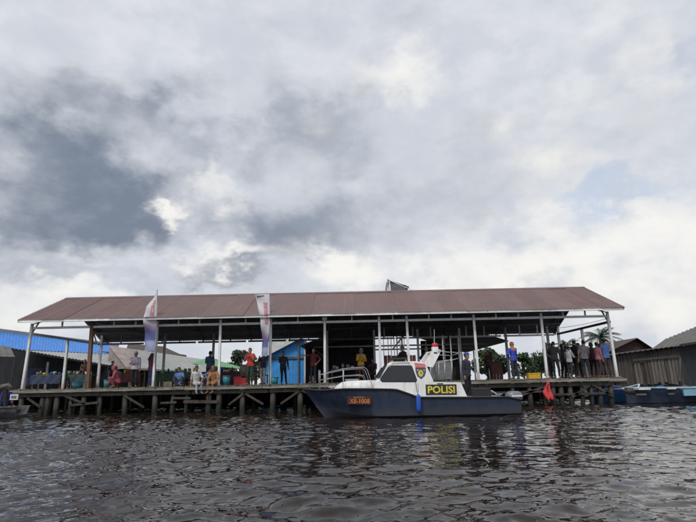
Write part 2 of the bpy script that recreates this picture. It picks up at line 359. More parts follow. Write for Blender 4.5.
# ------------------------------------------------------------------ the open market shelter
FY, BY = 23.3, 29.5; RIDGE_Y, RIDGE_Z = 26.4, 5.72; EAVE_Z = 4.16; EY0, EY1 = 22.78, 30.85; EAVE_B = 3.80; RX0, RX1 = -14.8, 12.28
fx = [-14.5, -11.75, -8.76, -5.88, -3.58, -1.12, 1.36, 2.62, 5.68, 8.76, 11.8]
bx = [-14.25, -10.6, -7.8, -4.9, -1.3, 1.4, 3.9, 6.3, 8.95, 11.35, 11.98]
shelter = thing('market_shelter', (-1.3, 26.4, DECK), 'long open-sided market shelter with maroon metal roof and white posts', 'shelter')
def build_shelter():
    for i, x in enumerate(fx):
        wood = i == 1
        mb = MB(); w = .105 if not wood else .15
        lean = {0: -.1, 10: .05, 1: .06}.get(i, random.uniform(-.03, .03))
        mb.bar((x + lean, FY, DECK), (x, FY, EAVE_Z - .12), w, w, (0, 1, 0))
        mb.build('column', BROWN if wood else WHITE, shelter, bevel=.012)
        if not wood: MB().box(x + lean - .12, x + lean + .12, FY - .12, FY + .12, DECK, DECK + .02).build('base_plate', GALV, shelter)
    for i, x in enumerate(bx):
        MB().bar((x, BY, DECK), (x, BY, EAVE_Z - .12), .12, .12, (0, 1, 0)).build('column', GALV if i in (1, 2, 8, 9) else WHITE, shelter)
    for x in (-14.5, 11.95): MB().bar((x, RIDGE_Y, DECK), (x, RIDGE_Y, 3.58), .11, .11, (0, 1, 0)).build('column', WHITE, shelter)
    # fascia gutter in lengths, beam under it, studs between
    x = RX0
    while x < RX1 - .1:
        L = min(4.2, RX1 - x)
        MB().box(x, x + L - .015, EY0 - .05, EY0 - .01, EAVE_Z - .135, EAVE_Z - .01).box(x, x + L - .015, EY0 - .12, EY0 - .05, EAVE_Z - .135, EAVE_Z - .115).build('fascia_board', WHITE, shelter)
        x += L
    for y in (FY, BY):
        for i in range(len(fx) - 1):
            a_, b_ = fx[i], fx[i + 1]
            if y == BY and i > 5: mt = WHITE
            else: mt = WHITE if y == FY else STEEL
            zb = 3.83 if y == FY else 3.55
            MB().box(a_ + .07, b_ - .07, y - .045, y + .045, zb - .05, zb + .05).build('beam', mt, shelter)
            n = max(1, round((b_ - a_) / 1.15))
            for k in range(1, n + (0 if n > 1 else 1)):
                xs = a_ + (b_ - a_) * k / (n if n > 1 else 2)
                MB().box(xs - .03, xs + .03, y - .03, y + .03, zb + .05, EAVE_Z - .02).build('stud', mt, shelter)
        MB().box(RX0 + .1, RX1 - .1, y - .05, y + .05, EAVE_Z - .02, EAVE_Z + .05).build('wall_plate', STEEL, shelter)
    for x in (-14.5, 11.9):
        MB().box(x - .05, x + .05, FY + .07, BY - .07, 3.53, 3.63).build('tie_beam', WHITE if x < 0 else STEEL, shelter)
    # roof trusses
    sl = (RIDGE_Z - EAVE_Z) / (RIDGE_Y - EY0)
    def zr(y): return EAVE_Z + (y - EY0) * sl if y < RIDGE_Y else RIDGE_Z - (y - RIDGE_Y) * (RIDGE_Z - EAVE_B) / (EY1 - RIDGE_Y)
    for i, x in enumerate(fx):
        mb = MB(); d = .085
        mb.bar((x, EY0 + .05, zr(EY0) - d + .01), (x, RIDGE_Y, RIDGE_Z - d), .06, .08); mb.bar((x, RIDGE_Y, RIDGE_Z - d), (x, EY1 - .05, zr(EY1) - d + .01), .06, .08)
        if i not in (0, 10):
            mb.bar((x, FY, 4.12), (x, BY, 4.12), .05, .07)
            mb.bar((x, RIDGE_Y, 4.12), (x, RIDGE_Y, RIDGE_Z - .1), .05, .05)
            for q in (-1, 1):
                mb.bar((x, RIDGE_Y + q * 1.6, 4.12), (x, RIDGE_Y + q * .1, RIDGE_Z - .3), .04, .05); mb.bar((x, RIDGE_Y + q * 1.6, 4.12), (x, RIDGE_Y + q * 1.7, zr(RIDGE_Y + q * 1.7) - .1), .04, .05)
        else:
            for q in (FY, BY):
                s_ = 1 if q == FY else -1
                mb.bar((x, q, 3.55), (x, q + s_ * .9, zr(q + s_ * .9) - .12), .05, .05); mb.bar((x, q, 4.0), (x + (.5 if i == 0 else -.5), q, 4.13), .04, .04)
        mb.build('truss', STEEL, shelter)
    for side in (0, 1):
        for k in range(7):
            f = .06 + .9 * k / 6.0
            y = EY0 + (RIDGE_Y - EY0) * f if side == 0 else EY1 - (EY1 - RIDGE_Y) * f
            z = zr(y) - .03
            MB().box(RX0 + .03, RX1 - .03, y - .025, y + .025, z - .025, z + .012).build('purlin', STEEL, shelter)
    # ribbed roof sheets
    def sheet(front):
        W = (RX1 - RX0) / 27; mb = MB(); prof = []; n = 8; ez = EAVE_Z if front else EAVE_B; p = W / n
        for k in range(n): prof += [(k * p, 0), (k * p + p * .62, 0), (k * p + p * .72, .017), (k * p + p * .9, .017)]
        prof += [(W, 0), (W + .05, .0015)]
        ya, yb = (EY0 - .1, RIDGE_Y) if front else (EY1 + .1, RIDGE_Y)
        rows = []
        for q in range(4):
            f = q / 3.0; y = ya + (yb - ya) * f
            rows.append([(x, y, ez - .1 * sl + .012 + (RIDGE_Z - ez + .1 * sl) * f + h) for x, h in prof])
        n_ = len(prof); vs_ = [v for r in rows for v in r] + [(v[0], v[1], v[2] - .008) for r in rows for v in r]; fs = []
        for i in range(3):
            for j in range(n_ - 1):
                a_ = i * n_ + j; b_ = a_ + 4 * n_
                fs += [(a_, a_ + 1, a_ + 1 + n_, a_ + n_), (b_, b_ + n_, b_ + n_ + 1, b_ + 1)]
        for j in range(n_ - 1): fs += [(j, j + 4 * n_, j + 1 + 4 * n_, j + 1)]
        mb.add(vs_, fs); mb.mi = [1 if f[0] >= 4 * n_ else 0 for f in fs]
        return mb.mesh('roof_sheet', [ROOF, ROOFB]), W
    roof = MB().path([(RX0 - .02, RIDGE_Y, RIDGE_Z - .0), (RX1 + .02, RIDGE_Y, RIDGE_Z - .0)], .035, 6).build('roof', ROOF, shelter)
    for front in (True, False):
        me, W = sheet(front)
        for k in range(27):
            o = link('roof_sheet', me, roof, (RX0 + k * W, random.uniform(-.03, .03), random.uniform(-.0008, .0008) + (.0025 if k % 2 else 0))); o.rotation_euler = (random.uniform(-.0003, .0003), random.uniform(-.0006, .0006), 0)
    x = RX0 - .03
    while x < RX1:
        L = min(3, RX1 + .05 - x)
        MB().loft([[(xx, RIDGE_Y - .22, RIDGE_Z - .065), (xx, RIDGE_Y, RIDGE_Z + .05), (xx, RIDGE_Y + .22, RIDGE_Z - .065), (xx, RIDGE_Y, RIDGE_Z + .036)] for xx in (x, x + L + .02)]).build('ridge_cap', ROOF, roof); x += L
    for y0, sgn, ez in ((EY0, 1, EAVE_Z), (EY1, -1, EAVE_B)):
        for x in (RX0, RX1):
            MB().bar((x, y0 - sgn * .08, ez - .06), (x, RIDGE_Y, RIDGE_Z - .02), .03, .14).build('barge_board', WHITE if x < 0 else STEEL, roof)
    MB().ell((-1.12, 23.16, EAVE_Z - .17), (.12, .12, .12), 14, 10).build('globe_lamp', CLOTHW, shelter, True)
build_shelter()
for k in range(3):
    a_, b_ = ((-11.7, -5.9), (-5.9, 1.36), (5.68, 11.75))[k]; sag = (.35, .28, .4)[k]
    MB().path([(a_ + (b_ - a_) * f, FY + .09, 3.72 - sag * 4 * f * (1 - f)) for f in [q / 24 for q in range(25)]], .010, 5).build('slung_cable', BLACK, shelter, True)
def rooftop_panel():
    t = thing('tilted_roof_panel', at(398, 289, 27), 'tilted dark panel on thin metal struts standing above the maroon roof ridge', 'roof panel')
    Y = 27.0; A = at(385.5, 291, Y); B_ = at(388, 279.3, Y); C = at(409, 286.5, Y); zb = 5.55
    D = Vector((0, .9, 0))
    MB().prism([B_ + Vector((0, 0, -.02)), C, C - Vector((0, 0, .05)), B_ - Vector((0, 0, .09))], D).build('panel', STEEL, t)
    MB().prism([B_ + Vector((.1, 0, -.2)), B_ + Vector((.95, 0, -.34)), (B_.x + .95, Y, zb), (B_.x + .1, Y, zb)], (0, .04, 0)).build('louvre', STEEL, t)
    for y in (0, .9):
        MB().bar((A.x, Y + y, zb), (B_.x, Y + y, B_.z), .07, .07, (0, 1, 0)).build('strut', GALV, t)
        MB().bar((B_.x + .14, Y + y - .02, zb), (B_.x + .06, Y + y - .02, B_.z - .1), .05, .05, (0, 1, 0)).build('strut', WHITE, t)
        q = at(415, 289.5, Y)
        MB().bar((B_.x, Y + y, B_.z - .02), (q.x, Y + y, q.z - .1), .035, .035).build('strut', WHITE, t)
rooftop_panel()

# ------------------------------------------------------------------ hall and houses behind the dock
def corr_quad(name, a_, b_, c_, d_, m, parent, rib=.22, h=.03, th=.012):
    """ribbed sheet over the quad a-b (top edge) d-c (bottom edge), ribs run from top to bottom"""
    a_, b_, c_, d_ = map(Vector, (a_, b_, c_, d_)); n = max(4, int(max((b_ - a_).length, (c_ - d_).length) / rib)); nr = (b_ - a_).cross(d_ - a_).normalized()
    if nr.z < 0: nr = -nr
    top, bot = [], []
    for k in range(n * 4 + 1):
        f = k / (n * 4); hh = (0, 0, h, h)[k % 4]
        top.append(a_.lerp(b_, f) + nr * hh); bot.append(d_.lerp(c_, f) + nr * hh)
    mb = MB(); mb.loft([top, bot], cap=False, closed=False); mb.loft([[v - nr * th for v in top], [v - nr * th for v in bot]], cap=False, closed=False)
    return mb.build(name, m, parent)

def rear_hall():
    t = thing('rear_hall', (3.2, 36, .8), 'large dark open hall joined behind the centre of the market shelter', 'hall')
    X0, X1, Y0, Y1, EZ, XR, RZ = -2.7, 9.3, 31.0, 43, 3.35, 3.2, 5.5
    corr_quad('roof_slope', (XR, Y0, RZ), (XR, Y1, RZ), (X0 - .3, Y1, EZ), (X0 - .3, Y0, EZ), ROOFB, t); corr_quad('roof_slope', (XR, Y0, RZ), (XR, Y1, RZ), (X1 + .3, Y1, EZ), (X1 + .3, Y0, EZ), ROOFB, t)
    MB().box(X0 - .2, X1 + .2, Y0, Y1, .85, 1.08).build('floor', WOOD, t)
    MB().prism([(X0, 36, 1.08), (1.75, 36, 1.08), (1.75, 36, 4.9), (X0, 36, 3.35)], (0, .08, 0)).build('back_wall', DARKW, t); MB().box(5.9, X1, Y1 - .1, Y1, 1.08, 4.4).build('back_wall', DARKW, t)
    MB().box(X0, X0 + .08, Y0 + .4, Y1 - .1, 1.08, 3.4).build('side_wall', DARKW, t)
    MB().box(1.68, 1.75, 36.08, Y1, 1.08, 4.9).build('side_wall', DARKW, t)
    for x in (3.9, 6.3, X1 - .1):
        for y in (34.5, 38.5, 42.6): MB().bar((x, y, 1.08), (x, y, min(RZ - abs(x - XR) * .36 - .1, 5.0)), .1, .1, (0, 1, 0)).build('column', GALV if x < 5 else WHITE, t)
    for y in (34.5, 38.5): MB().box(X0 if y < 36 else 1.8, X1, y - .05, y + .05, 3.42, 3.52).build('tie_beam', GALV, t)
    for px in (443, 451, 459):
        p = at(px, 350, 32); MB().box(p.x - .03, p.x + .03, 31.97, 32.03, 1.08, 4.1).build('post', WHITE, t)
    return t
rear_hall()

def boardwalk():
    t = thing('shading_boardwalk', (-4, 34, 1), 'plank walkway on piles added behind the market shelter to shade the space below', 'walkway')  # walkway added behind the dock so the space underneath stays dark
    x = -30.0
    ms = [MB().box(0, .46, 0, 7.2 - .1 * k, -.05, 0).mesh('plank', WOOD) for k in range(3)]; i = 0
    while x < 16:
        if not (-2.95 < x < 9.5): link('plank', ms[i % 3], t, (x, 30.9 if x > -15 else 30.2, .98 + random.uniform(-.01, .01)))
        x += .48; i += 1
    for y in (31.3, 33.2, 35.5):
        MB().box(-30, 16, y - .07, y + .07, .76, .92).build('joist', PILE, t)
        x = -29.5
        while x < 16: MB().tube((x, y, -.9), (x + random.uniform(-.1, .1), y, .76), .12, .1).build('pile', PILE, t); x += random.uniform(1.3, 2.2)
    MB().box(-30, 16, 36.3, 36.36, -.5, .74).build('retaining_boards', DARKW, t)
boardwalk()

def stall_wall():
    t = thing('red_brown_partition', at(398, 384, 33), 'red-brown board partition with white railing above, behind the police boat cabin', 'partition')
    a_, b_ = at(384, 358, 33), at(416, 358, 33)
    n = 9; w = (b_.x - a_.x) / n
    for k in range(n): MB().box(a_.x + k * w, a_.x + (k + 1) * w - .015, 33, 33.03 + .01 * (k % 2), 1.08, 2.75 + random.uniform(-.02, .02)).build('panel', REDBR, t)
    for px in (383.5, 388, 391, 394, 397, 400, 404): 
        p = at(px, 340, 33); MB().box(p.x - .025, p.x + .025, 33.05, 33.09, 2.2, 3.95).build('baluster', WHITE, t)
    for py in (333.5, 338.5): 
        p = at(383, py, 33); q = at(404, py, 33); MB().box(p.x, q.x, 33.0, 33.04, p.z - .03, p.z + .03).build('rail', WHITE, t)
    MB().bar(at(393, 349, 33.15), at(404, 335, 33.15), .04, .1).build('brace', STEEL, t)
stall_wall()

def left_sheds():
    # blue-and-grey shed at the far left
    t = thing('blue_roofed_shed', at(50, 385, 34), 'long shed with bright blue and grey roof sheets left of the market shelter', 'shed')
    tl, tr = at(-45, 327, 34.2), at(117, 346, 45); bl, br = at(-45, 346.5, 32.4), at(117, 354.5, 41)
    corr_quad('blue_roof', tl, tr, br, bl, BLUER, t)
    MB().prism([tl + Vector((0, .1, .28)), tr + Vector((0, .1, .2)), tr + Vector((0, .1, -.06)), tl + Vector((0, .1, -.06))], (0, .25, 0)).build('ridge_board', GREYR, t)
    e0, e1 = at(10, 348, 31.2), at(131, 369, 37.5)
    corr_quad('grey_roof', bl.lerp(br, .24) - Vector((0, 0, .05)), br + Vector((.3, 0, -.04)), e1, e0, GREYR, t)
    MB().bar(e0 - Vector((0, .02, .06)), e1 - Vector((0, .02, .06)), .04, .1).build('eave_board', DARKW, t)
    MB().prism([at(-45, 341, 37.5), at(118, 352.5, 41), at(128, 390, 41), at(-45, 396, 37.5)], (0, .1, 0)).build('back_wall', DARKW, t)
    for px, py in ((48, 362), (28, 356), (86, 366), (110, 368)):
        q = at(px, py, 32.5 + (px - 28) * .045); MB().bar((q.x, q.y, .6), q, .1, .1, (0, 1, 0)).build('post', GALV, t)
    MB().box(at(-45, 390, 33).x, at(128, 390, 36).x, 31.2, 38, .7, .95).build('floor', WOOD, t)
    t2 = thing('patched_tarpaulin_awning', at(3, 385, 29), 'drooping grey-green patched awning at the far left edge of the photo', 'awning')
    a_, b_, c_, d_ = at(-30, 338, 30.5), at(11, 348, 30.5), at(15, 357, 28.6), at(-30, 356, 28.4)
    corr_quad('awning_sheet', a_, b_, c_, d_, OLIVR, t2, .35, .02)
    for q in (d_ + Vector((.9, 0, 0)), c_): MB().tube((q.x, q.y, .3), q, .05, .045).build('pole', DARKW, t2)
    # low grey roofed market row
    t = thing('grey_roofed_market_row', at(150, 385, 45), 'low market row with pale grey and rusty beige roof behind the dock', 'market building')
    r0, r1 = Vector((-17.6, 37.5, 4.1)), Vector((-17.0, 60, 4.1)); e0, e1 = Vector((-15.3, 35.5, 2.45)), Vector((-15.1, 58, 2.45))
    mid0, mid1 = r0.lerp(r1, .22), e0.lerp(e1, .28)
    corr_quad('beige_roof', r0, mid0, e0.lerp(e1, .08), e0, BEIGR, t); corr_quad('grey_roof', mid0, r1, e1, e0.lerp(e1, .08), GREYR, t)
    MB().bar(e0 + Vector((.03, 0, -.05)), e1 + Vector((.03, 0, -.05)), .04, .14).build('eave_board', GREYR, t)
    MB().box(-17.6, -17.4, 38, 58, .7, 3.9).build('back_wall', DARKW, t); MB().box(-18, -15.2, 36, 58, .6, 1.0).build('floor', WOOD, t)
    for k in range(9): MB().box(-15.45, -15.35, 36.4 + k * 2.5, 36.5 + k * 2.5, 1.0, 2.45).build('post', BROWN, t)
    MB().box(-17.4, -15.6, 58, 58.1, 1, 2.5).build('end_wall', DARKW, t)
    MB().prism([r0 + Vector((.02, .15, -.08)), e0 + Vector((-.1, .3, -.02)), (-15.5, 35.9, 2.38), (-17.58, 37.65, 2.38)], (0, .05, 0)).build('end_wall', BEIGR, t)
    # dark roof beyond
    t = thing('dark_roofed_house', at(155, 375, 66), 'house with broken dark brown roof rising behind the pale grey roofs', 'house')
    corr_quad('roof', at(128, 343.5, 66), at(163, 346.5, 66), at(184, 356, 62), at(126, 350, 62), BRNR, t)
    MB().prism([at(128, 348, 63), at(180, 354, 63), at(180, 384, 63), at(128, 384, 63)], (0, 2.5, 0)).build('wall', GREYP, t)
    for k, px in enumerate((136, 150, 166)): MB().box(at(px, 360, 62.9).x, at(px + 6, 360, 62.9).x, 62.88, 62.97, 3.2, 4.1).build('window', STEEL, t)
    # green roof
    t = thing('green_roofed_stall', at(215, 385, 47), 'stall under a low bright green gable roof left of the dark bushes', 'stall')
    ap, ap2 = at(207, 358, 50), at(214, 359.5, 53); l, l2 = at(191, 363.5, 46), at(197, 365, 49)
    r, r2 = at(243, 369, 46), at(243, 368, 49)
    corr_quad('roof_slope', ap, ap2, l2, l, GREENR, t); corr_quad('roof_slope', ap, ap2, r2, r, GREENR, t)
    MB().prism([l, r, ap], (0, .06, 0)).build('gable', GREENR, t)
    for px in (194, 216, 240): q = at(px, 368, 46.3); MB().box(q.x - .06, q.x + .06, 46.3, 46.42, .7, q.z).build('post', BROWN, t)
    MB().box(at(191, 380, 49).x, at(242, 380, 49).x, 49, 49.1, .6, 2.4).build('back_wall', DARKW, t)
left_sheds()

def blue_house():
    Y = 34.3; t = thing('blue_gable_house', at(292, 385, Y), 'bright blue wooden gable house with pale roof behind the red-shirted man', 'house')
    ap = at(301, 337.5, Y); L = at(256, 361, Y); Rr = at(329, 361, Y); x0, x1 = at(261, 360, Y).x, at(309, 360, Y).x; zb = .9; zm = at(280, 358, Y).z
    def ztop(x): return ap.z + (L.z - ap.z) * (ap.x - x) / (ap.x - L.x) if x < ap.x else ap.z + (Rr.z - ap.z) * (x - ap.x) / (Rr.x - ap.x)
    n = 15; w = (x1 - x0) / n
    wall = MB().prism([(x0, Y + .05, zb), (x1, Y + .05, zb), (x1, Y + .05, ztop(x1) - .05), (ap.x, Y + .05, ap.z - .05), (x0, Y + .05, ztop(x0) - .05)], (0, 3.5, 0)).build('wall', BLUEP, t)
    for k in range(n):
        a_, b_ = x0 + k * w, x0 + (k + 1) * w - .012; dy = .02 + .006 * (k % 2)
        tp = [(b_, Y + .05 - dy, ztop(b_) - .06)] + ([(ap.x, Y + .05 - dy, ap.z - .06)] if a_ < ap.x < b_ else []) + [(a_, Y + .05 - dy, ztop(a_) - .06)]
        MB().prism([(a_, Y + .05 - dy, zb), (b_, Y + .05 - dy, zb)] + tp, (0, dy - .002, 0)).build('board', BLUEP, wall)
    MB().box(x0 - .02, x1 + .02, Y - .06, Y + .02, zm - .07, zm + .07).build('cross_board', GREYP, t)
    for px, m in ((298.5, STEEL), (305, WHITE), (309, WHITE)): p = at(px, 360, Y - .1); MB().box(p.x - .05, p.x + .05, Y - .12, Y - .06, zb, ztop(p.x) - .07).build('post', m, t)
    corr_quad('roof_slope', (ap.x, Y - .35, ap.z + .02), (ap.x, Y + 4, ap.z + .02), (L.x, Y + 4, L.z), (L.x, Y - .35, L.z), GREYR, t); corr_quad('roof_slope', (ap.x, Y - .35, ap.z + .02), (ap.x, Y + 4, ap.z + .02), (Rr.x, Y + 4, Rr.z), (Rr.x, Y - .35, Rr.z), GREYR, t)
    MB().bar((ap.x, Y - .36, ap.z - .03), (L.x, Y - .36, L.z - .03), .04, .1).build('barge_board', CLOTHW, t); MB().bar((ap.x, Y - .36, ap.z - .03), (Rr.x, Y - .36, Rr.z - .03), .04, .1).build('barge_board', STEEL, t)
    t2 = thing('pale_roofed_house', at(280, 385, 40), 'pale sheet roof of the house rising behind the bright blue gable', 'house')
    a_, b_ = at(266, 331, 42), at(297, 331.5, 42); c_, d_ = at(299, 345, 38.5), at(262, 356, 38.5)
    corr_quad('roof', a_, b_, c_, d_, GREYR, t2); MB().prism([at(264, 356, 39), at(298, 346, 39), at(298, 384, 39), at(264, 384, 39)], (0, 2.6, 0)).build('wall', GREYW, t2)
blue_house()

def right_shacks():
    # brown gable shack
    Y = 37; t = thing('brown_gable_shack', at(632, 383, Y), 'dark brown gabled shack just right of the market shelter', 'shack')
    ap, L, Rr = at(634.5, 338.5, Y), at(598, 356, Y), at(661, 356, Y)
    def ztop(x): return ap.z + (L.z - ap.z) * (ap.x - x) / (ap.x - L.x) if x < ap.x else ap.z + (Rr.z - ap.z) * (x - ap.x) / (Rr.x - ap.x)
    x0, x1 = L.x + .25, Rr.x - .25; n = 18; w = (x1 - x0) / n
    wall = MB().prism([(x0, Y + .05, .6), (x1, Y + .05, .6), (x1, Y + .05, ztop(x1) - .06), (ap.x, Y + .05, ap.z - .06), (x0, Y + .05, ztop(x0) - .06)], (0, 4, 0)).build('wall', BRNR, t)
    for k in range(n):
        a_, b_ = x0 + k * w, x0 + (k + 1) * w - .02; dy = .02 + .008 * (k % 2)
        MB().prism([(a_, Y + .05 - dy, .6), (b_, Y + .05 - dy, .6), (b_, Y + .05 - dy, ztop(b_) - .08), (a_, Y + .05 - dy, ztop(a_) - .08)], (0, dy - .003, 0)).build('plank', mat('brown_plank', (.07, .045, .04), .8, .3, 6, stretch=(2, 1, .2)), wall)
    for q in (L, Rr): corr_quad('roof_slope', (ap.x, Y - .4, ap.z), (ap.x, Y + 4.4, ap.z), (q.x, Y + 4.4, q.z), (q.x, Y - .4, q.z), BRNR, t)
    # big grey shack
    Y = 30; t = thing('grey_plank_shack', at(665, 386, Y), 'large shack of weathered grey planks with mossy grey roof on the right bank', 'shack')
    zb = .55
    xl, xr = at(611, 370, Y).x, at(683, 370, Y).x; zl, zr_ = at(611, 355.5, Y).z, at(683, 346.5, Y).z
    n = 26; w = (xr - xl) / n
    wall = MB().prism([(xl, Y + .06, zb), (xr, Y + .06, zb), (xr, Y + .06, zr_), (xl, Y + .06, zl)], (0, .05, 0)).build('wall', DARKW, t)
    for k in range(n):
        a_, b_ = xl + k * w, xl + (k + 1) * w - random.uniform(.008, .03); dy = random.uniform(.02, .04); f = (k + .5) / n
        MB().prism([(a_, Y + .055 - dy, zb + random.uniform(0, .12)), (b_, Y + .055 - dy, zb + random.uniform(0, .12)), (b_, Y + .055 - dy, zl + (zr_ - zl) * f - .02), (a_, Y + .055 - dy, zl + (zr_ - zl) * f - .02)], (0, dy - .002, 0)).build('plank', GREYW, wall)
    # pale door leaf of loose boards leaning on the wall
    p0, p1 = at(637, 383, Y - .1), at(682, 381, Y - .1); n = 13; w = (p1.x - p0.x) / n
    zt0, zt1 = at(639, 360.5, Y - .1).z, at(680, 356.5, Y - .1).z
    for k in range(n):
        if k in (2,): continue
        a_, b_ = p0.x + k * w, p0.x + (k + 1) * w - random.uniform(.01, .04); f = k / n; zt = zt0 + (zt1 - zt0) * f - random.uniform(0, .08); z0 = .62 + random.uniform(0, .18)
        MB().prism([(a_, Y - .1, z0), (b_, Y - .1, z0), (b_ - .02, Y - .06, zt), (a_, Y - .06, zt)], (0, .025, 0)).build('loose_plank', [GREYP, GREYW][k in (3, 4, 9)], t)
    MB().bar((p0.x - .1, Y - .15, zt0 + .02), (p1.x, Y - .15, zt1 + .02), .05, .1).build('rail', GREYW, t)
    MB().bar(at(679.5, 381, Y - .16), at(683, 357, Y - .16) - Vector((.2, 0, 0)), .06, .14, (0, 1, 0)).build('batten', GREYP, t)
    # receding right side wall in shade and roof
    xe = at(730, 350, Y).x
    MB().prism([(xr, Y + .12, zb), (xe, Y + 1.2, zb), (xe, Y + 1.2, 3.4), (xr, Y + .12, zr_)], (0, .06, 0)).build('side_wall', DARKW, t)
    ra, rb = at(664, 340, 34.5), at(760, 301, 34.5); ea, eb = at(645, 353.5, Y - .2), at(760, 331, Y - .2)
    corr_quad('roof_slope', ra, rb, eb, ea, OLIVR, t, .3, .04)
    la, lb = at(611, 355, Y - .3), at(684, 345.5, Y - .3)
    corr_quad('lean_to_roof', (la.x, Y + 1.6, la.z + .02), (lb.x, Y + 1.6, lb.z + .02), lb, la, BRNR, t, .3, .03)
    MB().bar((lb.x - .3, Y - .4, lb.z + .02), at(735, 337, Y - .4), .05, .12).build('eave_board', DARKW, t)
    MB().box(xl - .3, xe, Y - .7, Y + 5, zb - .16, zb - .02).build('floor', PILE, t)
    for k in range(11): x = xl + k * .85; MB().tube((x, Y - .55, -.9), (x + random.uniform(-.05, .05), Y - .55, zb - .16), .08, .07).build('stilt', PILE, t)
right_shacks()

# ------------------------------------------------------------------ the police boat
NAVY = mat('navy_hull_paint', (.022, .033, .066), .42, .2, 3, bump=.05, bscale=3, stretch=(1.6, 1.6, .7), dirt=(.05, .055, .07), dscale=2.6, damt=.5)
GELW = mat('white_gelcoat', (.80, .80, .79), .42, .05, 3, stretch=(2.2, 2.2, .6), dirt=(.46, .42, .36), dscale=2.5, damt=.5)
GLASS = mat('tinted_glass', (.022, .025, .032), .07, .1, 2)
PLATE = mat('black_plate', (.012, .012, .013), .5, .1, 5)
YLET = mat('yellow_lettering', (.66, .53, .06), .6, .12, 12, dirt=(.3, .25, .05), dscale=9, damt=.6)
OLET = mat('orange_lettering', (.60, .20, .06), .6, .15, 12, dirt=(.18, .07, .03), dscale=10, damt=.7)
COWL = mat('grey_engine_cowl', (.17, .19, .22), .35, .1, 4)
CANV = mat('grey_canvas', (.16, .165, .165), .8, .2, 14, bump=.3)
FEND = mat('blue_fender', (.02, .09, .45), .4, .15, 5)
def text_mesh(body, mapf, width, height, depth=.004):
    """letters of the built-in font fitted in width x height; mapf(u, v, d) places them"""
    cu = bpy.data.curves.new('letters', 'FONT'); cu.body = body; cu.offset = .025; cu.resolution_u = 3
    ob = bpy.data.objects.new('letters', cu); COL.objects.link(ob)
    dg = bpy.context.evaluated_depsgraph_get(); me = ob.evaluated_get(dg).to_mesh()
    co = np.array([v.co[:] for v in me.vertices]); fs = [tuple(p.vertices) for p in me.polygons]
    ob.evaluated_get(dg).to_mesh_clear(); bpy.data.objects.remove(ob); bpy.data.curves.remove(cu)
    lo, hi = co.min(0), co.max(0); u = (co[:, 0] - lo[0]) / (hi[0] - lo[0]) * width; v = (co[:, 1] - lo[1]) / (hi[1] - lo[1]) * height
    mb = MB(); mb.add([mapf(a_, b_, depth) for a_, b_ in zip(u, v)], fs)
    return mb

